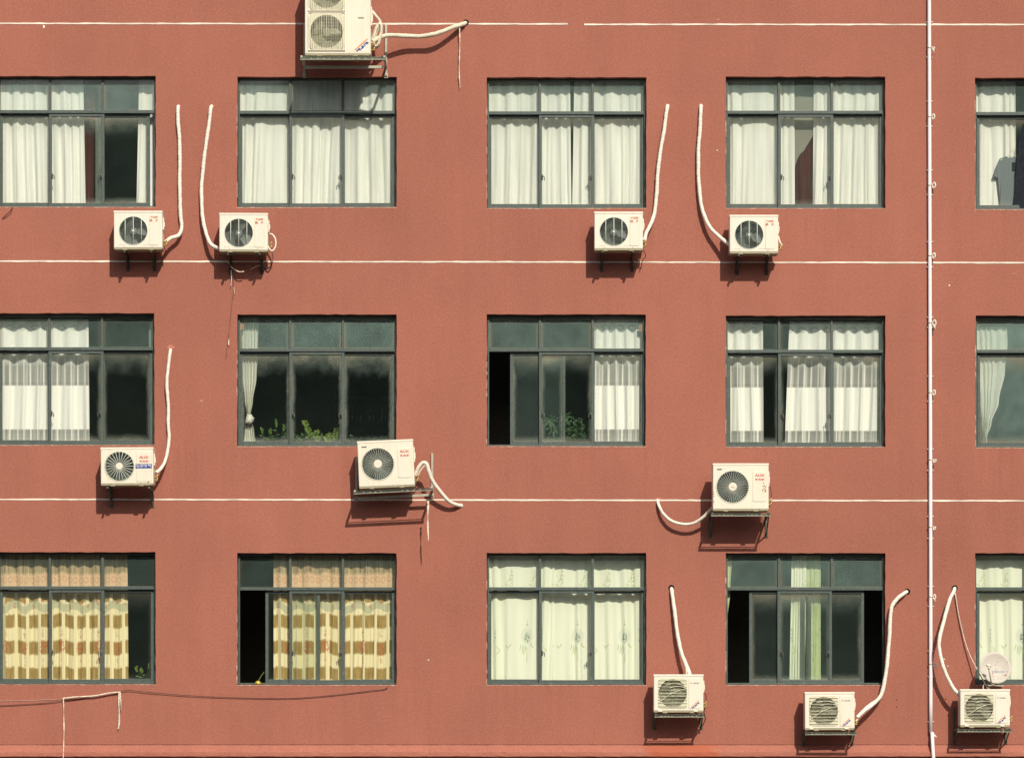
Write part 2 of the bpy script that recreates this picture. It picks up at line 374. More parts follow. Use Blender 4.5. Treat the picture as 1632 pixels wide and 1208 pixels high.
def tube(bm, pts, r, n=8, closed=False, rf=None):
    rings = []; prev = None
    for i, p in enumerate(pts):
        a = pts[max(0, i - 1)]; b = pts[min(len(pts) - 1, i + 1)]
        t = (Vector(b) - Vector(a)).normalized()
        if prev is None:
            u = t.cross(Vector((0, 0, 1)))
            if u.length < .05: u = t.cross(Vector((1, 0, 0)))
        else: u = prev - t * prev.dot(t)
        u.normalize(); prev = u; w = t.cross(u)
        rr = r if rf is None else rf(i, len(pts)) * r
        rings.append([bm.verts.new(Vector(p) + (u * math.cos(2 * math.pi * k / n) + w * math.sin(2 * math.pi * k / n)) * rr) for k in range(n)])
    for a, b in zip(rings, rings[1:]):
        for k in range(n): bm.faces.new((a[k], a[(k + 1) % n], b[(k + 1) % n], b[k]))
    bm.faces.new(rings[0][::-1]); bm.faces.new(rings[-1])
def disc(bm, c, r, y0, y1, n=32, axis='Y'):
    """short cylinder along Y"""
    A = []
    for y in (y0, y1):
        A.append([bm.verts.new((c[0] + r * math.cos(2 * math.pi * k / n), y, c[1] + r * math.sin(2 * math.pi * k / n))) for k in range(n)])
    for k in range(n): bm.faces.new((A[0][k], A[0][(k + 1) % n], A[1][(k + 1) % n], A[1][k]))
    bm.faces.new(A[0][::-1]); bm.faces.new(A[1])
def torus_y(bm, c, r, y, rw, n=48, m=6):
    pts = [(c[0] + r * math.cos(2 * math.pi * k / n), y, c[1] + r * math.sin(2 * math.pi * k / n)) for k in range(n)]
    rings = []
    for k in range(n):
        a = 2 * math.pi * k / n; ro = []
        for j in range(m):
            b = 2 * math.pi * j / m
            rr = r + rw * math.cos(b)
            ro.append(bm.verts.new((c[0] + rr * math.cos(a), y + rw * math.sin(b), c[1] + rr * math.sin(a))))
        rings.append(ro)
    for k in range(n):
        a, b = rings[k], rings[(k + 1) % n]
        for j in range(m): bm.faces.new((a[j], a[(j + 1) % m], b[(j + 1) % m], b[j]))
def poly_y(bm, pts, y0, y1):
    A = [[bm.verts.new((x, y, z)) for x, z in pts] for y in (y0, y1)]
    n = len(pts)
    for k in range(n): bm.faces.new((A[0][k], A[0][(k + 1) % n], A[1][(k + 1) % n], A[1][k]))
    bm.faces.new(A[0][::-1]); bm.faces.new(A[1])

def link(name, bm, m, parent=None, smooth=False, loc=None, bevel=0, rmdup=False):
    bmesh.ops.recalc_face_normals(bm, faces=bm.faces)
    me = bpy.data.meshes.new(name); bm.to_mesh(me); bm.free()
    if smooth:
        me.polygons.foreach_set('use_smooth', [True] * len(me.polygons))
    o = bpy.data.objects.new(name, me); COL.objects.link(o)
    if m: me.materials.append(m)
    if parent: o.parent = parent
    if loc is not None: o.location = loc
    if bevel:
        b = o.modifiers.new('bevel', 'BEVEL'); b.width = bevel; b.segments = 2; b.limit_method = 'ANGLE'
    return o
def tag(o, label, cat, group=None, kind=None):
    if label: o['label'] = label
    if cat: o['category'] = cat
    if group: o['group'] = group
    if kind: o['kind'] = kind
    return o
def empty(name, loc, label, cat, group=None):
    o = bpy.data.objects.new(name, None); COL.objects.link(o); o.location = loc; o.empty_display_size = .1
    return tag(o, label, cat, group)
def recenter(bm):
    c = Vector((0, 0, 0)); z = 1e9
    for v in bm.verts: c += v.co; z = min(z, v.co.z)
    c /= len(bm.verts); c.z = z
    for v in bm.verts: v.co -= c
    return c
def copy_tree(o, parent=None):
    c = o.copy(); COL.objects.link(c)
    if parent: c.parent = parent
    for ch in list(o.children): copy_tree(ch, c)
    return c
_txt = {}
def text_bm(s, w=None, h=None, bold=0.0, shear=0):
    """flat lettering in the XZ plane facing -Y, centred on the origin, scaled to w x h"""
    cu = bpy.data.curves.new('lettering', 'FONT'); cu.body = s; cu.size = 1; cu.offset = bold; cu.shear = shear
    cu.align_x = 'LEFT'; cu.extrude = .0
    o = bpy.data.objects.new('lettering', cu); COL.objects.link(o)
    dg = bpy.context.evaluated_depsgraph_get()
    me = bpy.data.meshes.new_from_object(o.evaluated_get(dg))
    bm = bmesh.new(); bm.from_mesh(me)
    bpy.data.objects.remove(o); bpy.data.curves.remove(cu); bpy.data.meshes.remove(me)
    xs = [v.co.x for v in bm.verts]; ys = [v.co.y for v in bm.verts]
    x0, x1, y0, y1 = min(xs), max(xs), min(ys), max(ys)
    sx = w / (x1 - x0) if w else h / (y1 - y0); sy = h / (y1 - y0) if h else sx
    for v in bm.verts:
        v.co = Vector(((v.co.x - (x0 + x1) / 2) * sx, 0, (v.co.y - (y0 + y1) / 2) * sy))
    return bm
def put_text(name, s, x, y, z, w, h, m, parent, bold=.0, rot=0):
    bm = text_bm(s, w, h, bold)
    c, sn = math.cos(rot), math.sin(rot)
    for v in bm.verts:
        a, b = v.co.x, v.co.z
        v.co = Vector((x + a * c - b * sn, y, z + a * sn + b * c))
    ret = bmesh.ops.extrude_face_region(bm, geom=list(bm.faces))
    for e in ret['geom']:
        if isinstance(e, bmesh.types.BMVert): e.co.y += .0015
    return link(name, bm, m, parent)

# ---------------------------------------------------------------- the wall with its openings
cols = {'A': (-5, 248), 'B': (378, 632), 'C': (776, 1030), 'D': (1157, 1411), 'E': (1555, 1808)}
rows = {1: (123, 331), 2: (501, 711), 3: (881, 1091)}
over = {('A', 1): (-5, 248, 121.5, 330), ('A', 2): (-6, 246, 499, 709), ('A', 3): (-5, 248, 879.5, 1090), ('B', 1): (378, 632, 122.5, 330.5),
        ('C', 1): (776, 1030, 123.5, 332), ('D', 1): (1157, 1411, 122.5, 332), ('E', 1): (1554, 1806, 124.5, 334),
        ('C', 2): (776, 1029, 501, 711), ('D', 2): (1157, 1411, 503, 712), ('E', 2): (1555, 1808, 503, 713), ('E', 3): (1554, 1807, 881, 1091)}
def opening(c, r):
    if (c, r) in over: return over[(c, r)]
    return (*cols[c], *rows[r])
building = empty('apartment_building', (0, 0, 0), 'terracotta red rendered facade with three rows of wide teal framed windows', 'building')

def build_wall():
    rnd = random.Random(3)
    ZT, ZB = 17.6, CZ + (HY - 1186) / 100.0
    def axis(stops, step):
        out = []
        for a, b in zip(stops, stops[1:]):
            n = max(1, round(abs(b - a) / step))
            out += [(a + (b - a) * k / n) for k in range(n)]
        return out + [stops[-1]]
    xe = [-12.0] + sorted((x - CX) / 100 for c in cols.values() for x in c) + [12.0]
    ze = [ZB] + sorted(CZ + (HY - y) / 100 for r in rows.values() for y in r) + [ZT]
    xs, zs = axis(xe, .12), axis(ze, .12)
    bm = bmesh.new()
    V = {}
    def key(x, z): return (round(x, 5), round(z, 5))
    opens = []
    for c in cols:
        for r in rows:
            a = [(x - CX) / 100 for x in cols[c]]; b = [CZ + (HY - y) / 100 for y in rows[r]]
            o = opening(c, r)
            opens.append((a[0], a[1], b[1], b[0], (o[0] - CX) / 100, (o[1] - CX) / 100, CZ + (HY - o[3]) / 100, CZ + (HY - o[2]) / 100))
    E = 1e-4
    for x in xs:
        for z in zs:
            co = Vector((x, 0, z))
            for (x0, x1, z0, z1, X0, X1, Z0, Z1) in opens:
                if x0 - E <= x <= x1 + E and z0 - E <= z <= z1 + E:
                    onx = abs(x - x0) < E or abs(x - x1) < E; onz = abs(z - z0) < E or abs(z - z1) < E
                    if onx or onz:
                        co.x = X0 + (x - x0) / (x1 - x0) * (X1 - X0) + rnd.uniform(-.005, .005) * (1 if onx else 0)
                        co.z = Z0 + (z - z0) / (z1 - z0) * (Z1 - Z0) + rnd.uniform(-.006, .004) * (1 if onz else 0)
            V[key(x, z)] = bm.verts.new(co)
    def inside(x, z):
        return any(o[0] < x < o[1] and o[2] < z < o[3] for o in opens)
    for i in range(len(xs) - 1):
        for j in range(len(zs) - 1):
            if inside((xs[i] + xs[i + 1]) / 2, (zs[j] + zs[j + 1]) / 2): continue
            bm.faces.new((V[key(xs[i], zs[j])], V[key(xs[i + 1], zs[j])], V[key(xs[i + 1], zs[j + 1])], V[key(xs[i], zs[j + 1])]))
    # reveals
    bed = [e for e in bm.edges if len(e.link_faces) == 1 and any(
        o[0] - .2 < (e.verts[0].co.x + e.verts[1].co.x) / 2 < o[1] + .2 and o[2] - .2 < (e.verts[0].co.z + e.verts[1].co.z) / 2 < o[3] + .2 for o in opens)]
    ret = bmesh.ops.extrude_edge_only(bm, edges=bed)
    for e in ret['geom']:
        if isinstance(e, bmesh.types.BMVert): e.co.y = .21
    # outer returns and roof edge give the block its depth
    box(bm, -12, 12, 3.4, 3.6, 0, ZT + .02)
    for s in (-1, 1): box(bm, s * 12 - .1 + s * .101, s * 12 + .1 + s * .101, -.0, 3.4, 0, ZT)
    box(bm, -12, 12, .004, 3.4, ZT + .003, ZT + .2)
    me = bpy.data.meshes.new('wall'); bm.to_mesh(me); bm.free()
    me.materials.append(mWall)
    o = bpy.data.objects.new('wall', me); COL.objects.link(o); o.parent = building
build_wall()

def ledge():
    z = lambda y: CZ + (HY - y) / 100
    prof = [(0.02, z(1186)), (0, z(1187)), (-.09, z(1197)), (-.105, z(1198.5)), (-.11, z(1204.5)), (-.10, z(1206)), (0.0, z(1206.3)), (0.02, z(1206.3))]
    bm = bmesh.new(); rnd = random.Random(5); n = 240; last = None
    for i in range(n + 1):
        x = -12 + 24 * i / n
        j = rnd.uniform(-.004, .004)
        cur = [bm.verts.new((x, p[0] + (rnd.uniform(-.003, .003) if 0 < k < 6 else 0), p[1] + (j + rnd.uniform(-.005, .003) if 1 <= k <= 4 else 0))) for k, p in enumerate(prof)]
        if last:
            for k in range(len(prof) - 1): bm.faces.new((last[k], cur[k], cur[k + 1], last[k + 1]))
        last = cur
    link('ledge', bm, mLedge, building)
    # the storey below, set back under the ledge
    bm = bmesh.new(); box(bm, -12, 12, .06, .3, 0, z(1206.5)); link('ground_floor_wall', bm, mReveal, building)
ledge()

def joint_line(pts):
    bm = bmesh.new(); rnd = random.Random(int(pts[0][0] + pts[0][1]))
    (xa, ya), (xb, yb) = pts; n = max(2, int((xb - xa) / 12)); last = None
    for i in range(n + 1):
        t = i / n; x = xa + (xb - xa) * t; y = ya + (yb - ya) * t + rnd.uniform(-.25, .25)
        w = 1.15 + rnd.uniform(-.25, .3)
        a, b = P(x, y - w), P(x, y + w)
        cur = [bm.verts.new((a.x, 0.004, a.z)), bm.verts.new((a.x, -.005, a.z)), bm.verts.new((b.x, -.005, b.z)), bm.verts.new((b.x, 0.004, b.z))]
        if last:
            for k in range(3): bm.faces.new((last[k], cur[k], cur[k + 1], last[k + 1]))
        last = cur
    link('joint_line', bm, mLine, building)
joint_line(((-380, 37.5), (905, 39))); joint_line(((931, 39.5), (1980, 40)))
joint_line(((-380, 416), (1980, 419.5))); joint_line(((-380, 795), (1980, 798.5)))

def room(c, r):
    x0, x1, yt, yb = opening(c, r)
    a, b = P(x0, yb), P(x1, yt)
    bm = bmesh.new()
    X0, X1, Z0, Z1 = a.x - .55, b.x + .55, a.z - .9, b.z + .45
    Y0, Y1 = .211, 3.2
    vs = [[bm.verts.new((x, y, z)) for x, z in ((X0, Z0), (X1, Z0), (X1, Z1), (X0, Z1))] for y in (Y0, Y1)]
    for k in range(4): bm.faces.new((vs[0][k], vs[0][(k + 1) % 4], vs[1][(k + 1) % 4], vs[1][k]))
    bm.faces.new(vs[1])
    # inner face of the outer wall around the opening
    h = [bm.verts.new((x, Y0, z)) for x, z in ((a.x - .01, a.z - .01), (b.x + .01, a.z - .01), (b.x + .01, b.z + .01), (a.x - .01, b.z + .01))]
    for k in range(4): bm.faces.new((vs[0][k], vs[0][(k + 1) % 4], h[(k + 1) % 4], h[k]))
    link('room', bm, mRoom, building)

# ---------------------------------------------------------------- windows
def pane(bm_rect, y, parent, dust, grime):
    x0, x1, z0, z1 = bm_rect
    me = bpy.data.meshes.new('pane')
    me.from_pydata([(x0, y, z0), (x1, y, z0), (x1, y, z1), (x0, y, z1)], [], [(0, 1, 2, 3)])
    uvl = me.uv_layers.new(name='UVMap')
    for i, uv in enumerate(((0, 0), (1, 0), (1, 1), (0, 1))): uvl.data[i].uv = uv
    me.materials.append(mGlass)
    o = bpy.data.objects.new('pane', me); COL.objects.link(o); o.parent = parent
    o['dust'] = dust; o['grime'] = grime
def rect_frame(bm, x0, x1, z0, z1, w, y0, y1, wb=None):
    wb = wb or w
    box(bm, x0, x0 + w, y0, y1, z0, z1); box(bm, x1 - w, x1, y0, y1, z0, z1)
    box(bm, x0 + w, x1 - w, y0 + .0015, y1 - .0015, z0, z0 + wb); box(bm, x0 + w, x1 - w, y0 + .0015, y1 - .0015, z1 - w, z1)
def window(c, r, sashes=None, dust=.02, udust=.10, grime=.25, latch=True, dusts=None):
    x0, x1, yt, yb = opening(c, r)
    a, b = P(x0, yb), P(x1, yt)
    X0, X1, Z0, Z1 = a.x + .008, b.x - .008, a.z + .006, b.z - .006
    F = .026
    t0, t1 = P(0, yt + 59.5, -.10).z, P(0, yt + 54.5, -.10).z
    bm = bmesh.new()
    box(bm, X0, X0 + F, .10, .19, Z0, Z1); box(bm, X1 - F, X1, .10, .19, Z0, Z1)
    box(bm, X0 + F, X1 - F, .101, .189, Z1 - F, Z1); box(bm, X0 + F, X1 - F, .101, .189, Z0, Z0 + .03)
    box(bm, X0 + F, X1 - F, .092, .189, t0, t1)                      # transom
    m1 = P(x0 + 84.5, 0, -.11).x; m2 = P(x0 + 168.5, 0, -.11).x
    for m in (m1, m2): box(bm, m - .02, m + .02, .103, .187, t1, Z1 - F)
    w = link('window', bm, mFrame, building, bevel=.003)
    xs = [X0 + F, m1 - .02, m1 + .02, m2 - .02, m2 + .02, X1 - F]
    for k in range(3): pane((xs[2 * k], xs[2 * k + 1], t1, Z1 - F), .135, w, udust, grime * .5)
    sashes = sashes or [(x0 + 2.5, x0 + 87, 1), (x0 + 83, x0 + 171, 0), (x0 + 167, x1 - 3, 1)]
    for i, (sa, sb, tr) in enumerate(sashes):
        y0 = .108 if tr == 0 else .146
        A, B = P(sa, 0, -y0).x, P(sb, 0, -y0).x
        A, B = max(A, X0 + F * .6), min(B, X1 - F * .6)
        zb, zt = Z0 + (.018 if tr == 0 else .031), t0 - (.002 if tr == 0 else .004)
        bm = bmesh.new(); rect_frame(bm, A, B, zb, zt, .047, y0, y0 + .03, .058)
        link('sash', bm, mFrame, w, bevel=.003)
        dd = dust if not dusts else dusts[i]
        pane((A + .047, B - .047, zb + .058, zt - .047), y0 + .016, w, dd, grime)
        if latch and tr == 0:
            for hx, s in ((A + .058, 1), (B - .058, -1)):
                hz = zb + (zt - zb) * .32
                bm = bmesh.new()
                box(bm, hx - .006 * s - .011, hx - .006 * s + .011, y0 - .012, y0 + .004, hz - .03, hz + .055)
                pts = [(hx - .006 * s, y0 - .012, hz + .02), (hx + .012 * s, y0 - .03, hz + .022), (hx + .03 * s, y0 - .032, hz + .005), (hx + .028 * s, y0 - .03, hz - .045)]
                tube(bm, spline(pts, .01), .007, 6)
                link('latch', bm, mHandle, w, True)
    # cement bead left below the frame, crumbling along the left reveal
    rnd = random.Random(ord(c) * 7 + r)
    bm = bmesh.new(); n = 30; last = None
    for i in range(n + 1):
        x = a.x + (b.x - a.x) * i / n
        hgt = .006 + rnd.random() * .005
        cur = [bm.verts.new((x, .004, a.z - .012 - rnd.random() * .006)), bm.verts.new((x, -.004, a.z - .012 - rnd.random() * .004)), bm.verts.new((x, -.004, a.z - .010 + hgt)), bm.verts.new((x, .10, a.z - .010 + hgt))]
        if last:
            for k in range(3): bm.faces.new((last[k], cur[k], cur[k + 1], last[k + 1]))
        last = cur
    for i in range(9):
        z = a.z + (b.z - a.z) * rnd.random() * .8; l = .03 + rnd.random() * .14
        k = .004 + rnd.random() * .010
        pts = [(a.x - k, z), (a.x - .3 * k, z - l * .5), (a.x + .004, z - l * .5), (a.x + .004, z + l * .5), (a.x - .6 * k, z + l * .45)]
        poly_y(bm, pts, -.003 - .0004 * i, .02)
    link('sill', bm, mChip, w)
    room(c, r)
    return w

W = {}
W['A1'] = window('A', 1, [(-2.5, 82, 1), (78, 166.5, 0), (152, 239, 1)], .022, .16, .20)
W['B1'] = window('B', 1, None, .04, .13, .14)
W['C1'] = window('C', 1, None, .04, .13, .14)
W['D1'] = window('D', 1, None, .04, .13, .14)
W['E1'] = window('E', 1, None, .03, .09, .12)
W['A2'] = window('A', 2, None, .014, .10, .18)
W['B2'] = window('B', 2, None, .011, .19, .24)
W['C2'] = window('C', 2, [(813, 901, 1), (859, 947, 0), (943, 1026, 1)], .012, .17, .20, True, [.055, .012, .012])
W['D2'] = window('D', 2, None, .01, .10, .18)
W['E2'] = window('E', 2, None, .21, .27, .08)
W['A3'] = window('A', 3, None, .018, .06, .05)
W['B3'] = window('B', 3, [(423, 510, 1), (461, 549, 0), (545, 629, 1)], .015, .06, .03)
W['C3'] = window('C', 3, None, .02, .05, .05)
W['D3'] = window('D', 3, [(1194, 1283, 1), (1239, 1326, 0), (1288, 1377, 1)], .032, .15, .15)
W['E3'] = window('E', 3, None, .02, .05, .05)

def wall_hole(px, py, r=.042):
    c = P(px, py)
    bm = bmesh.new(); disc(bm, (c.x, c.z), r, -.006, .003, 24); torus_y(bm, (c.x, c.z), r, -.006, .006, 24, 6)
    link('pipe_hole', bm, mHole, building)
for q in ((1070, 936.5), (1446, 942.5), (1521.5, 937), (742.5, 36.5)): wall_hole(*q)
def patch(px, py, w, h, m, seed, name='plaster_patch'):
    rnd = random.Random(seed); c = P(px, py); bm = bmesh.new(); n = 11
    pts = [(c.x + w * .5 * math.cos(2 * math.pi * k / n) * rnd.uniform(.6, 1.2), c.z + h * .5 * math.sin(2 * math.pi * k / n) * rnd.uniform(.6, 1.2)) for k in range(n)]
    poly_y(bm, pts, -.004, .002); link(name, bm, m, building)
mPatch = wall_mat('fresh_patch_render', (.50, .20, .15))
for i, (x, y, w, h, m) in enumerate(((320.5, 638.5, .05, .035, mChip), (1513, 455, .035, .03, mLine), (1312, 671, .001, .001, mLine), (1145, 32, .04, .05, mPatch),
        (70, 43, .04, .05, mLine), (1617, 437, .08, .05, mHole if False else mReveal), (272, 553, .12, .07, mPatch), (284, 169, .09, .05, mPatch), (338, 169, .08, .04, mPatch),
        (1117, 169, .07, .05, mPatch), (1065, 169, .07, .05, mPatch), (1050, 796, .10, .06, mPatch), (735, 805, .07, .06, mChip), (1429, 1115, .02, .02, mHole), (1429, 1126, .02, .02, mHole),
        (1507, 1114, .02, .02, mHole), (683, 1051, .03, .025, mLine), (1505, 1050, .03, .02, mLine), (1511, 1061, .03, .02, mLine), (1143, 240, .03, .02, mLine))):
    if w > .005: patch(x, y, w, h, m, i)

# ---------------------------------------------------------------- air conditioners (local: x right, y into the wall, z up, origin at the base of the front face)
def casing_bm(w, h, dep, holes, rd=.014, shroud=.16, N_=64):
    """enamelled box whose front has one round opening per hole (cx, cz, r, z0, z1); each hole owns the strip z0..z1"""
    bm = bmesh.new()
    for (cx, cz, r, z0, z1) in holes:
        X0, X1 = -w / 2 + rd, w / 2 - rd
        a0, a1 = max(z0, rd), min(z1, h - rd)
        angs = [2 * math.pi * k / N_ for k in range(N_)] + [math.atan2(z - cz, x - cx) % (2 * math.pi) for x in (X0, X1) for z in (a0, a1)]
        angs = sorted(set(round(a, 6) for a in angs))
        rings = []
        spec = [(r - .004, shroud), (r - .004, .012), (r, .004), (r + .004, 0), None]
        for sp in spec:
            ring = []
            for a in angs:
                c, s = math.cos(a), math.sin(a)
                if sp: ring.append(bm.verts.new((cx + sp[0] * c, sp[1], cz + sp[0] * s)))
                else:
                    t = 1e9
                    if c > 1e-9: t = min(t, (X1 - cx) / c)
                    if c < -1e-9: t = min(t, (X0 - cx) / c)
                    if s > 1e-9: t = min(t, (a1 - cz) / s)
                    if s < -1e-9: t = min(t, (a0 - cz) / s)
                    ring.append(bm.verts.new((cx + t * c, 0, cz + t * s)))
            rings.append(ring)
        n = len(angs)
        for A, B in zip(rings, rings[1:]):
            for k in range(n): bm.faces.new((A[k], A[(k + 1) % n], B[(k + 1) % n], B[k]))
    # rounded rim and sides
    def loop(i, y): return [bm.verts.new((x, y, z)) for x, z in ((-w / 2 + i, i), (w / 2 - i, i), (w / 2 - i, h - i), (-w / 2 + i, h - i))]
    ls = [loop(rd, 0), loop(rd * .3, rd * .3), loop(0, rd), loop(0, dep)]
    for A, B in zip(ls, ls[1:]):
        for k in range(4): bm.faces.new((A[k], A[(k + 1) % 4], B[(k + 1) % 4], B[k]))
    bm.faces.new(ls[-1])
    bmesh.ops.remove_doubles(bm, verts=bm.verts, dist=1e-5)
    return bm
def blades(bm, c, r, rh, y, n, a0, tw=.05, sweep=1.35):
    for k in range(n):
        b = a0 + 2 * math.pi * k / n
        g = []
        for i in range(7):
            t = i / 6; rr = rh + (r - rh) * t
            ring = []
            for j in range(6):
                s = j / 5
                ang = b + (s - .5) * sweep * (1 - .12 * t) + .25 * t
                ring.append(bm.verts.new((c[0] + rr * math.cos(ang), y + (s - .5) * tw * 2, c[1] + rr * math.sin(ang))))
            g.append(ring)
        for i in range(6):
            for j in range(5): bm.faces.new((g[i][j], g[i + 1][j], g[i + 1][j + 1], g[i][j + 1]))
def fan(parent, c, r, y, n, a0, m):
    bm = bmesh.new(); blades(bm, c, r, r * .22, y, n, a0)
    o = link('fan', bm, m, parent, True)
    bm = bmesh.new(); disc(bm, c, r * .26, y - .07, y + .05, 28); link('hub', bm, m, o, bevel=.008)
    return o
def coil(parent, c, r, y, m):
    bm = bmesh.new(); disc(bm, c, r, y, y + .01, 40)
    for k in range(26):
        z = c[1] - r + 2 * r * (k + .5) / 26; hw = math.sqrt(max(0, r * r - (z - c[1]) ** 2))
        box(bm, c[0] - hw, c[0] + hw, y - .006, y - .001, z - r * .012, z + r * .012)
    link('coil', bm, m, parent)
def lid(parent, w, h, dep, m):
    bm = bmesh.new(); box(bm, -w / 2 - .004, w / 2 + .004, -.005, dep + .004, h - .022, h + .012)
    link('lid', bm, m, parent, bevel=.006)
def basepan(parent, w, dep, m):
    bm = bmesh.new(); box(bm, -w / 2 + .006, w / 2 - .006, .006, dep - .004, -.022, .0015)
    for s in (-1, 1):
        for y in (.0, dep - .05): box(bm, s * w * .27 - .035, s * w * .27 + .035, y - .012, y + .05, -.034, -.0225)
    link('base_pan', bm, m, parent)
def panel(parent, x0, x1, z0, z1, m):
    bm = bmesh.new(); box(bm, x0, x1, -.007, .004, z0, z1)
    bmesh.ops.bevel(bm, geom=[e for e in bm.edges if abs(e.verts[0].co.y - e.verts[1].co.y) > .005], offset=.014, segments=3, affect='EDGES')
    o = link('service_panel', bm, m, parent, bevel=.002)
    bm = bmesh.new(); rect_frame(bm, x0 - .006, x1 + .006, z0 - .008, z1 + .006, .006, -.0012, .003); link('panel_seam', bm, mCaseG, parent)
    return o
def valves(parent, w, dep, h, s=1, m=None):
    x = s * w / 2
    bm = bmesh.new()
    box(bm, min(x, x + s * .018), max(x, x + s * .018), dep * .25, dep * .8, h * .52, h * .85)
    box(bm, min(x, x + s * .028), max(x, x + s * .028), dep * .35, dep * .6, h * .60, h * .74)
    link('handle_cover', bm, m or mCase, parent, bevel=.005)
    bm = bmesh.new()
    for z in (.12, .21):
        tube(bm, [Vector((x, dep * .5, h * z)), Vector((x + s * .055, dep * .5, h * z))], .014, 8)
        tube(bm, [Vector((x + s * .035, dep * .5 - .03, h * z)), Vector((x + s * .035, dep * .5 + .02, h * z))], .011, 8)
        tube(bm, [Vector((x + s * .05, dep * .5, h * z)), Vector((x + s * .05, dep * .5, h * z + .045))], .010, 8)
    link('service_valve', bm, mBrass, parent, True)
def screws(parent, pts, m=None):
    bm = bmesh.new()
    for x, z in pts: disc(bm, (x, z), .006, -.0035, .002, 8)
    link('screw', bm, m or mBase, parent)

def ac_round_bars():
    """small unit: round opening, three upright bars over fine level wires, narrow panel"""
    w, h, dep = .767, .575, .26
    t = empty('air_conditioner', (0, 0, 0), None, 'air conditioner')
    c, r = (-.076, .272), .226
    link('casing', casing_bm(w, h, dep, [(c[0], c[1], r, 0, h)]), mCase, t)
    lid(t, w, h, dep, mCase); basepan(t, w, dep, mBase)
    coil(t, c, r + .01, .155, mCoil); fan(t, c, r * .93, .095, 3, 2.15, mFan)
    bm = bmesh.new()
    for dx in (-.128, 0, .128):
        hz = math.sqrt(r * r - dx * dx); tube(bm, [Vector((c[0] + dx, .002, c[1] - hz)), Vector((c[0] + dx, .002, c[1] + hz))], .0058, 6)
    torus_y(bm, c, r, .001, .006, 56, 6)
    g = link('grille', bm, mWire, t, True)
    bm = bmesh.new()
    for k in range(1, 24):
        z = -r + 2 * r * k / 24; hx = math.sqrt(r * r - z * z)
        tube(bm, [Vector((c[0] - hx, .009, c[1] + z)), Vector((c[0] + hx, .009, c[1] + z))], .0022, 5)
    link('wire', bm, mWireD, g, True)
    bm = bmesh.new(); disc(bm, c, .018, -.006, .012, 18); link('badge', bm, mWire, g)
    panel(t, .180, .327, .045, .512, mCase)
    put_text('logo', 'YAIR', .252, -.0086, .488, .130, .036, mOrangeRed, t, .03)
    put_text('logo', '扬', .205, -.0086, .432, .046, .042, mOrangeRed, t, .025)
    put_text('logo', '子', .292, -.0086, .432, .040, .042, mOrangeRed, t, .025)
    bm = bmesh.new()
    box(bm, -.31, -.21, -.003, .002, .048, .053); link('vent_slot', bm, mCaseG, t)
    bm = bmesh.new(); box(bm, .08, .18, -.003, .002, .048, .053); link('vent_slot', bm, mCaseG, t)
    valves(t, w, dep, h); screws(t, ((-.22, .555), (.22, .555), (-.22, .02), (.22, .02)))
    return t
def ac_radial(w, h, dep, cx, cz, r, rh, spokes, thick, red_swoosh=False):
    t = empty('air_conditioner', (0, 0, 0), None, 'air conditioner')
    c = (cx, cz)
    link('casing', casing_bm(w, h, dep, [(cx, cz, r, 0, h)]), mCaseW, t)
    lid(t, w, h, dep, mCaseW); basepan(t, w, dep, mBase)
    coil(t, c, r + .01, .16, mCoil); fan(t, c, r * .93, .10, 3, .6, mCoil)
    bm = bmesh.new()
    for k in range(spokes):
        a = 2 * math.pi * k / spokes
        pts = [Vector((cx + q * math.cos(a), -.004 - .014 * (1 - (q / r) ** 2), cz + q * math.sin(a))) for q in (rh * .9, r * .5, r * .8, r + .008)]
        tube(bm, pts, thick, 5)
    torus_y(bm, c, r + .006, -.003, .005, 64, 6)
    g = link('grille', bm, mWire, t, True)
    bm = bmesh.new()
    for q in range(1, 8):
        rr = rh + (r - rh) * q / 8
        torus_y(bm, c, rr, -.002 - .014 * (1 - (rr / r) ** 2), .0013, 48, 4)
    link('wire', bm, mWireD, g, True)
    # short ribs pressed into the rim
    bm = bmesh.new()
    for k in range(48):
        a = 2 * math.pi * (k + .5) / 48
        p = [Vector((cx + q * math.cos(a), -.002, cz + q * math.sin(a))) for q in (r + .012, r + .024)]
        bar(bm, p[0], p[1], .005, .005, up=Vector((0, 1, 0)))
    link('rim_rib', bm, mCaseG, t)
    bm = bmesh.new(); disc(bm, c, rh, -.028, .0, 32); link('badge', bm, mCaseW, g, bevel=.006)
    if red_swoosh:
        bm = bmesh.new(); poly_y(bm, [(cx - rh * .45, cz + .005), (cx - rh * .1, cz - .004), (cx + rh * .6, cz - .028), (cx + rh * .1, cz - .014), (cx - rh * .4, cz + .0)], -.0295, -.0278)
        link('swoosh', bm, mRust, g)
    return t
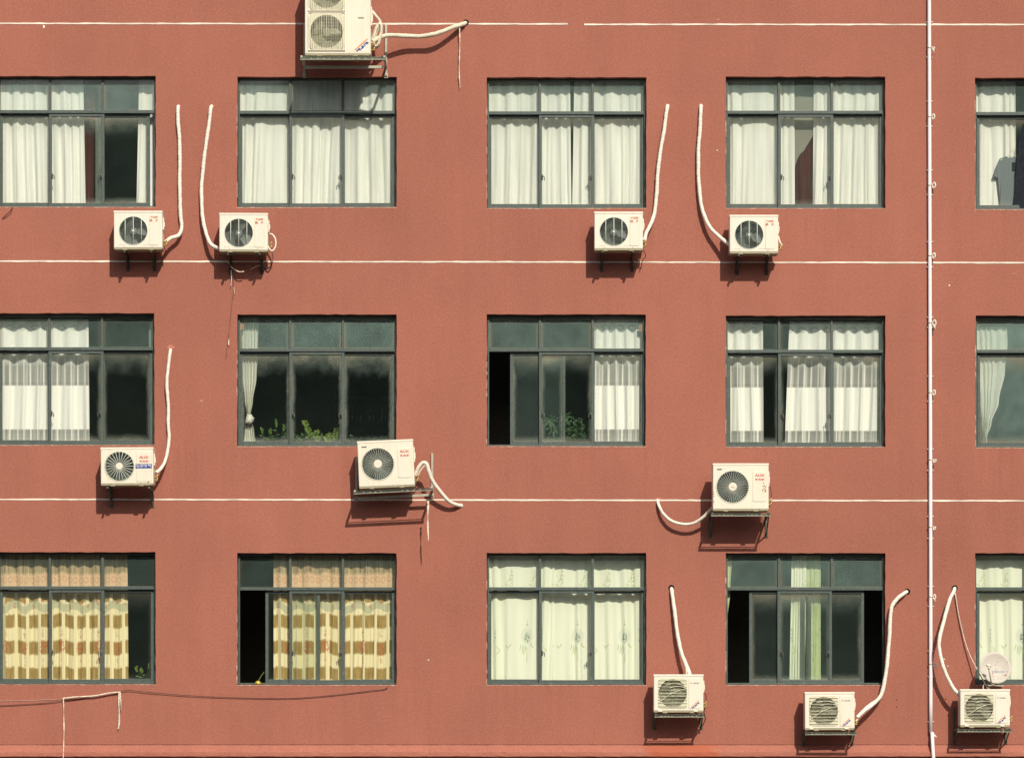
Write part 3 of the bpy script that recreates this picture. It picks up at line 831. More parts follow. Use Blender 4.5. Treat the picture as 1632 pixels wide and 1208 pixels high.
def ac_square(tall=False):
    w, h, dep = .785, .565, .27
    t = empty('air_conditioner', (0, 0, 0), None, 'air conditioner')
    c, r = (-.094, .277), .221
    link('casing', casing_bm(w, h, dep, [(c[0], c[1], r + .012, 0, h)]), mCase, t)
    lid(t, w, h, dep, mCase); basepan(t, w, dep, mBase)
    coil(t, c, r + .02, .125, mCoilB); fan(t, c, r * .95, .075, 3, 4.3, mFanB)
    # square guard plate with the round window
    g = guard_plate(t, c, r, .232, .240, mCaseG)
    bm = bmesh.new()
    for k in range(9):
        z = c[1] - .205 + .41 * k / 8
        pts = spline([(c[0] - .228, -.010, z), (c[0], -.018, z), (c[0] + .228, -.010, z)], .05); tube(bm, pts, .0042, 6)
    for a in (((-.20, -.13), (-.05, -.02), (.10, .045), (.226, .075)), ((-.06, .085), (.05, .108), (.16, .10), (.226, .072)), ((-.12, .125), (-.02, .152), (.08, .150), (.19, .118))):
        tube(bm, spline([(c[0] + x, -.021, c[1] + z) for x, z in a], .02), .0052, 6)
    link('bar', bm, mWireB, g, True)
    bm = bmesh.new()
    for k in range(1, 34):
        z = -r + 2 * r * k / 34; hx = math.sqrt(r * r - z * z)
        tube(bm, [Vector((c[0] - hx, .004, c[1] + z)), Vector((c[0] + hx, .004, c[1] + z))], .0026, 4)
    link('wire', bm, mFanB, g, True)
    panel(t, .162, .352, .036, .512, mCase)
    put_text('logo', 'GREE', .275, -.0084, .438, .098, .019, mNavy, t, .012)
    bm = bmesh.new(); poly_y(bm, [(.184, .430), (.194, .446), (.204, .450), (.214, .440), (.206, .434), (.200, .440), (.196, .430)], -.0086, -.0068); link('logo_mark', bm, mRust, t)
    stripe_sticker(t, .196, .050, .150, .0)
    valves(t, w, dep, h); screws(t, ((-.30, .548), (.30, .548)))
    bm = bmesh.new()
    for x in (-.29, .27): box(bm, x - .03, x + .03, -.014, .004, -.012, .004)
    link('foot_clip', bm, mCaseW, t)
    return t
def stripe_sticker(t, x, z, L_, y):
    """slanting orange rule over a broken blue band"""
    d = Vector((.74, .67)); n = Vector((.67, -.74)); o = Vector((x, z))
    def q(a, b, c, e):
        return [tuple(o + d * a + n * c), tuple(o + d * b + n * c), tuple(o + d * b + n * e), tuple(o + d * a + n * e)]
    s = L_ / .15
    bm = bmesh.new(); poly_y(bm, q(0, .165 * s, -.008 * s, .004 * s), y - .0092, y - .0068); link('sticker_rule', bm, mOrange, t)
    bm = bmesh.new()
    for k, (a, b, c, e) in enumerate(((.008, .052, .010, .024), (.036, .050, .024, .036), (.058, .096, .022, .036), (.072, .088, .010, .022), (.102, .110, .010, .036), (.112, .146, .012, .022), (.124, .150, .024, .036))):
        poly_y(bm, q(a * s, b * s, c * s, e * s), y - .0092 - .0001 * k, y - .0068)
    link('sticker_lettering', bm, mBlue, t)
def guard_plate(t, c, r, hw, hh, m, y0=-.006, y1=.006):
    bm = bmesh.new(); n = 64
    angs = sorted(set([round(2 * math.pi * k / n, 6) for k in range(n)] + [round(math.atan2(sz * hh, sx * hw) % (2 * math.pi), 6) for sx in (-1, 1) for sz in (-1, 1)]))
    def sq(a, k=1.0):
        co, s = math.cos(a), math.sin(a)
        p = 9
        q = (abs(co / hw) ** p + abs(s / hh) ** p) ** (-1 / p) * k
        return q * co, q * s
    rings = []
    for kind, y in (('s', y1), ('s', y0 + .003), ('t', y0), ('c', y0), ('d', y1 + .02)):
        ring = []
        for a in angs:
            if kind == 's': x, z = sq(a)
            elif kind == 't': x, z = sq(a, .985)
            else:
                rr = r if kind == 'c' else r - .003
                x, z = rr * math.cos(a), rr * math.sin(a)
            ring.append(bm.verts.new((c[0] + x, y, c[1] + z)))
        rings.append(ring)
    k_ = len(angs)
    for A, B in zip(rings, rings[1:]):
        for k in range(k_): bm.faces.new((A[k], A[(k + 1) % k_], B[(k + 1) % k_], B[k]))
    return link('grille', bm, m, t)
def ac_twin():
    w, h, dep = 1.035, 1.36, .38
    t = empty('air_conditioner', (0, 0, 0), 'big cream two-fan air conditioner above the second top-row window', 'air conditioner')
    x0 = -.175; holes = []
    cs = [(x0, .352), (x0, .978)]
    link('casing', casing_bm(w, h, dep, [(x0, .352, .272, 0, .665), (x0, .978, .272, .665, h)], shroud=.2), mCaseW, t)
    lid(t, w, h, dep, mCaseW); basepan(t, w, dep, mBase)
    for c in cs:
        coil(t, c, .28, .19, mCoilB); fan(t, c, .245, .12, 3, .3, mFanB)
        g = guard_plate(t, c, .258, .278, .290, mCaseG, -.012)
        bm = bmesh.new()
        for k in range(-9, 10):
            dx = k * .0275; hz = .275
            tube(bm, [Vector((c[0] + dx, -.016, c[1] - hz)), Vector((c[0] + dx, -.016, c[1] + hz))], .0048 if k % 3 == 0 else .0028, 5)
        link('bar', bm, mWireB, g, True)
        bm = bmesh.new()
        for k in range(-11, 12):
            dz = k * .0228; hx = math.sqrt(max(.0001, .256 ** 2 - dz ** 2))
            tube(bm, [Vector((c[0] - hx, -.009, c[1] + dz)), Vector((c[0] + hx, -.009, c[1] + dz))], .0022, 5)
        link('wire', bm, mWireB, g, True)
        bm = bmesh.new()
        rect_frame(bm, c[0] - .292, c[0] + .292, c[1] - .304, c[1] + .304, .012, -.02, .002)
        link('grille_frame', bm, mCaseW, t, bevel=.003)
    bm = bmesh.new(); box(bm, .140, .146, -.002, .003, .02, h - .03); box(bm, .160, .50, -.002, .003, .03, .034); link('panel_seam', bm, mCaseG, t)
    bm = bmesh.new(); box(bm, .322, .412, -.007, .004, .560, .578); link('badge', bm, mBase, t)
    stripe_sticker(t, .268, .052, .245, .0065)
    valves(t, w, dep, .9)
    return t

def turn_fan(t, c, deg):
    for o in t.children:
        if o.name.startswith('fan'):
            Rm = Matrix.Rotation(R(deg), 3, 'Y'); cc = Vector((c[0], 0, c[1]))
            o.rotation_euler = (0, R(deg), 0); o.location = cc - Rm @ cc
def place(t, pxc, pyb, d, label, roll=0, yaw=0, group='air conditioner outdoor units hung on the facade'):
    t.location = P(pxc, pyb, d); t.rotation_euler = (0, R(roll), R(yaw)); t['label'] = label; t['group'] = group
    return t

T1 = ac_round_bars()
pinkish = 'small white round-fan air conditioner with orange-red lettering, '
place(T1, 220, 395.4, .45, pinkish + 'under first window of top row')
T1b = copy_tree(T1); turn_fan(T1b, (-.076, .272), 47)
place(T1b, 388, 398.9, .45, pinkish + 'with white cable loop at its side', .3)
T1c = copy_tree(T1); turn_fan(T1c, (-.076, .272), 12)
place(T1c, 986, 396.8, .45, pinkish + 'under third window of top row')
T1d = copy_tree(T1); turn_fan(T1d, (-.076, .272), 20)
place(T1d, 1201.6, 401.9, .45, pinkish + 'under fourth window of top row')

# radial grille units
def aux_common(t, w, h, px0, px1, pz0, pz1, tx, tz):
    panel(t, px0, px1, pz0, pz1, mCaseW)
    put_text('logo', 'AUX', tx, -.0086, tz, .150, .042, mRed, t, .025)
    put_text('logo', '奥克斯', tx, -.0086, tz - .066, .150, .036, mRed, t, .015)
AUXa = ac_radial(.83, .565, .28, -.120, .277, .226, .055, 24, .0046)
aux_common(AUXa, .83, .565, .150, .385, .035, .505, .268, .418)
bm = bmesh.new(); box(bm, .138, .392, -.0095, -.0065, .243, .312); s_ = link('sticker', bm, mBlue, AUXa)
put_text('sticker_lettering', '空调冷气', .265, -.0108, .282, .235, .048, mWhiteP, s_, .02)
bm = bmesh.new(); rr_ = random.Random(4)
poly_y(bm, [(.335 + .026 * math.cos(k * .6) * rr_.uniform(.6, 1.3), .048 + .03 * math.sin(k * .6) * rr_.uniform(.6, 1.2)) for k in range(10)], -.0015, .001); link('rust_patch', bm, mRust, AUXa)
valves(AUXa, .83, .28, .565, 1, mCaseW); screws(AUXa, ((-.27, .545), (.25, .548), (-.24, .01), (.22, .012)))
place(AUXa, 202.5, 771, .50, 'white air conditioner with radial grille and blue sticker under first window of middle row', -.3)
AUXb = ac_radial(.88, .712, .30, -.128, .352, .248, .066, 38, .0027)
aux_common(AUXb, .88, .712, .190, .405, .122, .590, .298, .535)
valves(AUXb, .88, .30, .712, 1, mCaseW); screws(AUXb, ((-.2, .70), (.3, .70), (-.2, .01), (.1, .01), (.3, .012)))
bm = bmesh.new(); box(bm, -.375, -.297, -.004, .003, .622, .636); link('badge', bm, mBlack, AUXb)
AUXc = copy_tree(AUXb)
place(AUXb, 616.6, 774.5, .53, 'tilted white air conditioner overlapping sill of dark window with plants', -2.4, 0)
place(AUXc, 1180.6, 811.5, .58, 'white radial-grille air conditioner with rust-stained panel and looped hose at its left', 0)
for o in list(AUXc.children):
    if o.name.startswith('grille'):
        for q in o.children:
            if q.name.startswith('badge'):
                bm = bmesh.new(); cx, cz, rh = -.128, .352, .066
                poly_y(bm, [(cx - rh * .5, cz + .006), (cx - rh * .1, cz - .002), (cx + rh * .65, cz - .022), (cx + rh * .1, cz - .018), (cx - rh * .4, cz - .003)], -.0295, -.0275)
                link('scuff', bm, mRust, o)
bm = bmesh.new(); rr_ = random.Random(8)
for k in range(16):
    x, z = .37 + rr_.uniform(-.03, .025), .34 + rr_.uniform(-.08, .09); s = rr_.uniform(.004, .014)
    poly_y(bm, [(x - s, z), (x, z - s * 1.4), (x + s * .8, z), (x, z + s)], -.0084 - k * .00005, -.0065)
for k in range(7):
    x, z = -.425, .10 + .05 * rr_.random() * 4; s = rr_.uniform(.003, .008)
    poly_y(bm, [(x - s, z), (x, z - s * 2), (x + s, z), (x, z + s * 2)], -.0012 - k * .00005, .001)
link('rust_patch', bm, mRust, AUXc)

T3 = ac_square()
gl = 'square-grille air conditioner with diagonal sticker, '
place(T3, 1081.5, 1132.5, .49, gl + 'hose entering its top')
place(copy_tree(T3), 1322.5, 1160.5, .46, gl + 'under half open fourth window of bottom row', -.3)
T3c = copy_tree(T3); turn_fan(T3c, (-.094, .277), 38)
place(T3c, 1570, 1156, .47, gl + 'satellite dish above it')
T4 = ac_twin()
place(T4, 538.3, 86.5, .71, T4['label'])

# ---------------------------------------------------------------- brackets
def bracket(name, label, xl, xr, yt, d, m, drop=.30, rise=0, rail=True, strut=True, tip=.0, w=.032, roll=0, wall_d=.02, rail_drop=0, back_rail=False, rail_m=None):
    """two angle arms on wall legs; px for the front, metres for the rest"""
    A = P(xl, yt, d); B = P(xr, yt - roll, d)
    t = empty(name, (0, 0, 0), label, 'bracket', 'steel brackets carrying the air conditioners')
    base = Vector(((A.x + B.x) / 2, 0, A.z - drop)); t.location = base
    for p in (A, B):
        q = p - base
        wl = Vector((q.x, -wall_d, q.z))
        bm = bmesh.new(); bar(bm, wl + Vector((0, 0, rise + .03)), wl + Vector((0, 0, -drop)), w, w, Vector((0, 1, 0)))
        box(bm, wl.x - w * .8, wl.x + w * .8, -.012, -.001, wl.z - drop - .03, wl.z - drop + .05)
        link('wall_leg', bm, m, t)
        bm = bmesh.new(); bar(bm, Vector((q.x, -wall_d - w / 2, q.z - w * .55)), Vector((q.x, q.y - tip, q.z - w * .55)), w * .95, w * .9); link('arm', bm, m, t)
        if strut:
            bm = bmesh.new(); bar(bm, Vector((q.x, -wall_d - w * .5, q.z - drop * .92)), Vector((q.x, q.y * .82, q.z - w * 1.02)), w * .6, w * .5); link('strut', bm, m, t)
    if rail:
        a, b = A - base, B - base
        bm = bmesh.new()
        bar(bm, a + Vector((-.02, .0, -w * 1.6 - rail_drop)), b + Vector((.02, .0, -w * 1.6 - rail_drop)), w * .9, w * .75)
        bar(bm, a + Vector((-.01, .018, -w * 1.05 - rail_drop + .012)), b + Vector((.01, .018, -w * 1.05 - rail_drop + .012)), w * .2, w * .3)
        link('rail', bm, rail_m or m, t)
        bm = bmesh.new(); bar(bm, a + Vector((-.02, -w * .46, -w * 1.95 - rail_drop)), b + Vector((.02, -w * .46, -w * 1.95 - rail_drop)), .004, w * .22); link('rail_lip', bm, mSteelL, t)
        if back_rail:
            bm = bmesh.new(); bar(bm, a + Vector((.03, .34, -w * 1.6 - .05)), b + Vector((-.03, .34, -w * 1.6 - .05)), w * .9, w * 1.1); link('rail', bm, mSteelL, t)
        for f in (.12, .20, .27, .34, .62, .69, .77, .86):
            p = a.lerp(b, f) + Vector((0, -w * .45 - .003, -w * 1.6 - rail_drop))
            bm = bmesh.new(); box(bm, p.x - .012, p.x + .012, p.y - .004, p.y + .004, p.z - .006, p.z + .007)
            link('bolt', bm, mSteelL, t)
    return t
dark = 'dark steel bracket with two bare arms, '
for xl, xr, y, s in ((199, 242, 400, 'under first window of top row'), (364, 414, 404, 'bearing unit with white cable loop'), (960, 1009, 400.5, 'under third window of top row'), (1177, 1225, 406, 'under fourth window of top row')):
    bracket('wall_bracket', dark + s, xl, xr, y, .43, mSteel, .22, 0, False, True, .06)
bracket('wall_bracket', 'pale steel strut bracket under unit with blue sticker', 172, 238, 775.5, .47, mSteelG, .26, 0, False, True, .05)
bracket('wall_bracket', 'wide tilted steel bracket with tall upright beside dangling white strip', 565.5, 687.5, 780.5, .56, mSteelL, .10, .55, True, False, .0, .034, roll=6, back_rail=True, rail_m=mSteel)
bracket('wall_bracket', 'dark green steel bracket below rust-stained unit at middle white line', 1135.5, 1226, 816, .60, mSteelG, .32, 0, True, True, .0, .032)
bracket('wall_bracket', 'green steel bracket under unit with hose entering its top', 1045, 1120.5, 1136.5, .51, mSteelG, .21, 0, True, True, .0, .03)
bracket('wall_bracket', 'green steel bracket under unit below half open window', 1285, 1363, 1164.5, .48, mSteelG, .20, 0, True, True, .0, .03)
bracket('wall_bracket', 'dark green steel bracket under unit with satellite dish', 1527.5, 1610.5, 1160, .49, mSteelG, .21, .3, True, True, .0, .03)
bracket('wall_bracket', 'large pale steel bracket with railings under the big two-fan unit', 480.5, 612.5, 88.5, .74, mSteelL, .16, .62, True, False, .0, .036, back_rail=True, rail_m=mSteelG)

# ---------------------------------------------------------------- insulated pipe runs
def hose(label, pts, r=.036, m=None, group='wrapped refrigerant pipes running from wall to units', ridge=.06, seed=1, name='insulated_pipe', cat='pipe'):
    rnd = random.Random(seed)
    P3 = spline([P(*p) for p in pts], .008)
    a1, a2, a3 = (rnd.random() * 6 for _ in range(3)); k_ = .05 * r
    P3 = [q + Vector((math.sin(i * .11 + a1) + .6 * math.sin(i * .31 + a2), 0, .6 * math.sin(i * .17 + a3))) * k_ * min(1, i / 12, (len(P3) - 1 - i) / 12) for i, q in enumerate(P3)]
    bm = bmesh.new(); ph = rnd.random() * 6
    def rf(i, n): return .93 + .6 * ridge * math.sin(i * .9 + ph + .8 * math.sin(i * .07)) + .04 * math.sin(i * .11 + ph * 2) + .02 * math.sin(i * .37 + ph)
    tube(bm, P3, r, 10, rf=rf)
    c = recenter(bm); o = link(name, bm, m or mHose, None, True); o.location = c
    return tag(o, label, cat, group)
hose('white ribbed pipe running from wall to first top-row unit', [(284.5, 170, -.02), (283.5, 174, .05), (284, 195, .06), (286.5, 235, .06), (286.5, 300, .07), (288, 345, .07), (289.5, 362, .08), (285, 375, .12), (272, 380, .2), (263, 386, .28)], .0325, seed=1)
hose('white ribbed pipe curving down to the unit with cable loop', [(337.5, 170, -.02), (335.5, 175, .05), (333, 200, .06), (329, 225, .07), (323, 275, .07), (321, 310, .08), (323.5, 350, .10), (330, 377, .14), (338, 391, .2), (350, 397, .27)], .0325, seed=2)
hose('white ribbed pipe from beside third top-row window down to its unit', [(1064, 169, -.02), (1063, 174, .05), (1058, 210, .06), (1050, 260, .07), (1046, 315, .07), (1043, 340, .08), (1036, 360, .13), (1030, 372, .2), (1027, 384, .28)], .0325, seed=3)
hose('white ribbed pipe left of fourth top-row window', [(1117, 169, -.02), (1117, 174, .05), (1116, 200, .06), (1113, 245, .07), (1114, 295, .08), (1119, 333, .1), (1130, 360, .14), (1147, 378, .2), (1164, 392, .28)], .0325, seed=4)
hose('cream pipe snaking down to unit with blue sticker', [(272, 557, -.02), (271, 563, .05), (268, 585, .06), (266, 615, .07), (268.5, 650, .06), (268, 675, .06), (269.5, 700, .07), (264, 732, .1), (257, 746, .2), (249, 753, .3)], .029, ridge=.03, seed=5)
hose('white pipe arching from tilted unit down to a wall hole', [(662, 757, .30), (667, 745, .34), (674, 737.5, .36), (680, 740, .36), (684, 752, .34), (690, 767, .30), (702, 784, .23), (715, 798, .15), (726, 804, .08), (736, 806, -.02)], .033, ridge=.03, seed=6)
hose('white pipe hanging in a loop left of rust-stained unit', [(1047.5, 796, -.02), (1050, 805, .06), (1057, 818, .11), (1070, 830, .14), (1088, 835, .16), (1104, 834, .18), (1118, 826, .22), (1128, 817, .27), (1138, 806, .34)], .026, ridge=.05, seed=7)
hose('white tapering pipe dropping from a hole into top of unit', [(1070, 937, -.02), (1071, 944, .05), (1074, 965, .08), (1078, 998, .11), (1084, 1033, .14), (1092, 1055, .19), (1097, 1068, .24), (1101, 1080, .30)], .034, ridge=.03, seed=8)
hose('cream pipe bending from hole beside white downpipe to unit below', [(1445.5, 942.5, -.02), (1441, 945.5, .05), (1431, 953, .08), (1421.5, 966, .10), (1419, 985, .10), (1417, 1020, .10), (1414, 1055, .11), (1410, 1085, .12), (1403, 1109, .14), (1390, 1123, .2), (1376, 1133, .27), (1366, 1143, .33)], .034, ridge=.04, m=mHose, seed=9)
hose('cream pipe bowing left from hole down to unit with satellite dish', [(1521.5, 937, -.02), (1520, 943, .06), (1513, 957, .11), (1505.5, 985, .2), (1498, 1013, .27), (1497, 1033, .3), (1502, 1058, .32), (1512, 1083, .32), (1521, 1099, .31), (1531, 1108, .3)], .033, ridge=.04, seed=10)
hose('grey weathered pipe sagging from big two-fan unit to wall hole', [(742.5, 37, -.02), (737, 39.5, .06), (722, 44, .16), (705, 51, .22), (688, 56, .24), (668, 58.5, .22), (648, 58, .24), (630, 57, .3), (614, 57.5, .36), (604, 61, .42), (594, 67, .46)], .038, m=mHoseO, ridge=.04, seed=11)
def coilpipe():
    bm = bmesh.new()
    a = spline([P(*p) for p in ((591, 16, .45), (599, 26, .45), (606, 36, .44), (603, 45, .42), (598, 58, .40), (595, 70, .40), (597, 76, .41), (602, 74, .43), (606, 60, .45), (608, 46, .46), (606, 38, .46), (600, 44, .44), (595, 60, .43), (593, 70, .44))], .01)
    tube(bm, a, .024, 8)
    b = spline([P(*p) for p in ((602, 41, .47), (598, 52, .47), (596, 66, .47), (598, 74, .47), (603, 70, .48), (606, 56, .48))], .01)
    tube(bm, b, .018, 8)
    c = recenter(bm); o = link('insulated_pipe', bm, mHoseO, None, True); o.location = c
    tag(o, 'grey pipe coiled at right side of big two-fan unit', 'pipe', 'wrapped refrigerant pipes running from wall to units')
coilpipe()
hose('second thin white pipe strand at side of unit below half open window', [(1402, 1112, .16), (1386, 1122, .22), (1374, 1133, .28), (1364, 1150, .33)], .015, ridge=.02, seed=12)
hose('short bare pipe branching beside hose that enters unit top', [(1093, 1061, .22), (1094, 1069, .26), (1094, 1080, .29)], .013, ridge=.02, seed=13, m=mHoseO)
hose('white cable looped beside the second small unit of top row', [(428, 373, .3), (434, 374, .33), (439, 382, .34), (439, 393, .34), (434, 400, .34), (429, 396, .33), (427, 390, .3)], .013, ridge=0, seed=14, name='cable_loop', cat='cable', group='loose cables')
hose('short white cable at right side of fourth top-row unit', [(1240, 376, .3), (1243, 386, .33), (1246, 391, .32), (1242, 395, .3)], .014, ridge=0, seed=15, name='cable_loop', cat='cable', group='loose cables')
hose('thin dark cable curving along wall below second unit of top row', [(433, 400, .2), (435, 412, .08), (433, 422, .02), (426, 428, .015), (419, 427, .012)], .005, m=mCable, ridge=0, seed=16, name='cable', cat='cable', group='loose cables')
hose('torn cable ends hanging under second unit of top row', [(364, 419, .1), (369, 426, .12), (376, 431, .14), (382, 433.5, .15), (389, 433, .15)], .009, m=mStrip, ridge=.1, seed=17, name='cable', cat='cable', group='loose cables')
hose('grey cable end under right arm of second top-row bracket', [(414, 423, .08), (408, 425, .1), (402, 428, .11), (399, 430, .12)], .007, m=mCableW, ridge=.1, seed=18, name='cable', cat='cable', group='loose cables')
hose('long dark cable sagging below first two bottom-row windows', [(-40, 1126, .02), (30, 1122.5, .02), (70, 1120, .02), (100, 1116, .03), (145, 1110, .03), (189, 1102, .03), (206, 1099.5, .03), (235, 1102.5, .03), (310, 1108.5, .025), (400, 1112, .02), (470, 1112, .02), (530, 1107.5, .02), (590, 1100.5, .02), (612, 1098, .02), (618, 1094.5, .02)], .0052, m=mCable, ridge=0, seed=19, name='cable', cat='cable', group='loose cables')
hose('faint thin wire above the long sagging cable', [(-40, 1117, .01), (40, 1116, .01), (101, 1113.5, .01)], .003, m=mCableW, ridge=0, seed=20, name='cable', cat='cable', group='loose cables')
hose('pale broken conduit sloping under first bottom-row window', [(100, 1112.5, .04), (118, 1110.5, .045), (134, 1109.5, .045), (150, 1108.5, .045), (175, 1104, .045), (192, 1102.5, .04)], .012, m=mStrip, ridge=.06, seed=21, name='conduit', cat='conduit', group='loose cables')
hose('thin pale cable falling from hole to satellite dish', [(1521.5, 940, .0), (1523, 950, .03), (1528, 980, .04), (1536, 1015, .05), (1545, 1042, .08), (1556, 1064, .15), (1566, 1082, .24), (1571, 1090, .3), (1574, 1098, .34), (1571, 1102, .36), (1567, 1097, .36), (1568, 1090, .34), (1572, 1091, .34)], .010, m=mCableW, ridge=0, seed=22, name='cable', cat='cable', group='loose cables')

hose('thin pale strand beside arching pipe of tilted unit', [(661, 775, .3), (664, 764, .33), (669, 752, .35), (675, 744, .36), (678, 741.5, .36)], .014, ridge=.05, seed=31, m=mHoseO, name='cable', cat='cable', group='loose cables')
hose('dark cable hanging at right side of rust-stained unit', [(1225, 768, .42), (1228.5, 780, .42), (1229, 797, .40), (1226, 808, .38)], .006, ridge=0, seed=32, m=mCable, name='cable', cat='cable', group='loose cables')
hose('black cable tangle below third top-row unit', [(1025, 398, .3), (1029, 408, .2), (1024, 415, .12), (1022, 424, .05), (1020, 431, .03)], .006, ridge=0, seed=33, m=mCable, name='cable', cat='cable', group='loose cables')
hose('black cable tangle beside first top-row unit', [(262, 394, .28), (264, 404, .2), (258, 413, .1), (257, 424, .04), (252, 434, .02)], .006, ridge=0, seed=34, m=mCable, name='cable', cat='cable', group='loose cables')
hose('black wires at right side of unit fed by pipe from above', [(1121, 1100, .3), (1125, 1108, .34), (1125, 1120, .34), (1122, 1134, .32), (1124, 1146, .25), (1118, 1158, .12)], .008, ridge=0, seed=35, m=mCable, name='cable', cat='cable', group='loose cables')
hose('dark bent twig of wire below first top-row window', [(20, 331, .01), (17, 336, .05), (10, 343, .04), (4, 348, .02)], .007, ridge=0, seed=36, m=mCable, name='cable', cat='cable', group='loose cables')
def strip(label, pts, w, m, seed=0, name='tape_strip'):
    rnd = random.Random(seed); Q = spline([P(*p) for p in pts], .02); bm = bmesh.new(); last = None
    for i, q in enumerate(Q):
        ww = w * (.5 + .5 * rnd.random()) * (.8 + .3 * math.sin(i * .4)); tw = .5 * math.sin(i * .23 + seed)
        dx, dy = ww / 2 * math.cos(tw), ww / 2 * math.sin(tw)
        cur = [bm.verts.new(q + Vector((-dx, -dy - .002, 0))), bm.verts.new(q + Vector((dx, dy - .002, 0))), bm.verts.new(q + Vector((dx, dy + .002, 0))), bm.verts.new(q + Vector((-dx, -dy + .002, 0)))]
        if last:
            for k in range(4): bm.faces.new((last[k], last[(k + 1) % 4], cur[(k + 1) % 4], cur[k]))
        last = cur
    c = recenter(bm); o = link(name, bm, m, None); o.location = c
    return tag(o, label, 'strip', 'torn strips of pipe wrap hanging down the wall')
strip('torn red-stained strip hanging below hole of sagging grey pipe', [(732.5, 44, .10), (733, 70, .08), (732, 100, .07), (732, 122, .06), (733.5, 140, .06)], .022, mStrip, 1)
strip('long pale strip dangling from bracket of tilted unit', [(682.5, 798, .46), (682, 820, .45), (682, 840, .44), (683, 861, .44)], .036, mStrip, 2)
strip('short pale strip hanging below second top-row bracket', [(368.5, 430, .06), (369, 445, .05), (368, 456, .05)], .024, mStrip, 3)
strip('short grimy strip below second top-row bracket', [(373, 458, .03), (373.5, 468, .03)], .02, mStrip, 4)
strip('long dark strand trailing down between first two columns of windows', [(371, 432, .03), (372, 462, .02), (369, 490, .02), (366, 520, .02), (363, 545, .02), (360.5, 570, .02)], .014, mStripD, 5)
strip('tiny pale scrap at end of long dark strand', [(364.5, 541, .03), (364.5, 550, .03)], .02, mStrip, 6)
strip('pale strip hanging from right end of the sloping conduit', [(190, 1102, .05), (189.5, 1120, .04), (190, 1138, .04), (190, 1152, .04), (188.5, 1161, .05)], .036, mStrip, 7)
strip('short pale flap beside strip on the sloping conduit', [(192, 1103, .06), (192.5, 1118, .05), (193, 1131, .05)], .02, mStrip, 8)
strip('long thin strip falling to ledge at bottom left', [(101, 1112, .05), (101.5, 1130, .04), (102, 1160, .04), (101.5, 1186, .05), (101, 1206, .13), (101, 1230, .13)], .024, mStrip, 9)

# ---------------------------------------------------------------- downpipe
def downpipe():
    t = empty('downpipe', P(1484, 1400, .05), 'thin white vertical drain pipe tied with wire loops right of fourth window column', 'drain pipe')
    b = t.location
    def part(name, pts, r, m, n=12):
        bm = bmesh.new(); tube(bm, [Vector(p) - b for p in pts], r, n); return link(name, bm, m, t, True)
    part('pipe', spline([P(1480.4, -420, .05), P(1481, 20, .05), P(1482, 420, .05), P(1483, 800, .05), P(1483.4, 1166, .05)], .5), .030, mPvc)
    part('pipe', [P(1485.6, 1166.8, .075), P(1486.6, 1190, .14), P(1488.0, 1212, .14), P(1488.5, 1500, .14)], .029, mPvc)
    part('collar', [P(1483.4, 1165, .05), P(1483.6, 1168, .056)], .026, mBrass)
    rnd = random.Random(2)
    for i, y in enumerate((-250, -140, -28, 77, 187, 296, 408, 515, 626, 733, 840, 951, 1058)):
        x = 1481 + 2.4 * y / 1166
        bm = bmesh.new()
        c = P(x, y, .05) - b
        n = 16
        ring = [c + Vector((.033 * math.cos(2 * math.pi * k / n), .033 * math.sin(2 * math.pi * k / n), .004 * math.sin(4 * math.pi * k / n))) for k in range(n + 1)]
        tube(bm, ring, .006, 5)
        wtie = link('wire_tie', bm, mBrass, t, True)
        bm = bmesh.new()
        h = rnd.uniform(.05, .085); w = rnd.uniform(.04, .06); o = c + Vector((.03, -.03, 0)); s = rnd.choice((-1, 1)) * .02
        lp = spline([o, o + Vector((w * .7, -.02, h * .25 + s)), o + Vector((w, -.03, -h * .1)), o + Vector((w * .75, -.02, -h * .6)), o + Vector((w * .35, -.015, -h * .55)), o + Vector((.01, 0, -.01))], .008)
        tube(bm, lp, .011, 6)
        if i % 4 == 3: tube(bm, [o + Vector((w * .6, -.02, -h * .4)), o + Vector((w * .8, -.02, -h * 1.3))], .012, 6)
        link('loop', bm, mTie, wtie, True)
    for i, y in enumerate((36, 92, 162, 202, 272, 311, 386, 426, 506, 522, 600, 640, 716, 750, 823, 858, 934, 966, 1037, 1078, 1150)):
        x = 1481 + 2.4 * y / 1166; c = P(x, y, .0) - b
        bm = bmesh.new()
        box(bm, c.x - .05, c.x + .05, c.y - .02, c.y + .004, c.z - .006, c.z + .006)
        for s in (-1, 1): box(bm, c.x + s * .043 - .006, c.x + s * .043 + .006, c.y - .03, c.y - .0205, c.z - .007, c.z + .007)
        link('clip', bm, mTie, t)
    bm = bmesh.new(); c = P(1486, 1168, .07) - b
    poly_y(bm, [(c.x + .02, c.z), (c.x + .075, c.z - .065), (c.x + .03, c.z - .05), (c.x + .018, c.z - .03)], c.y - .03, c.y - .02); link('torn_flap', bm, mTie, t)
downpipe()

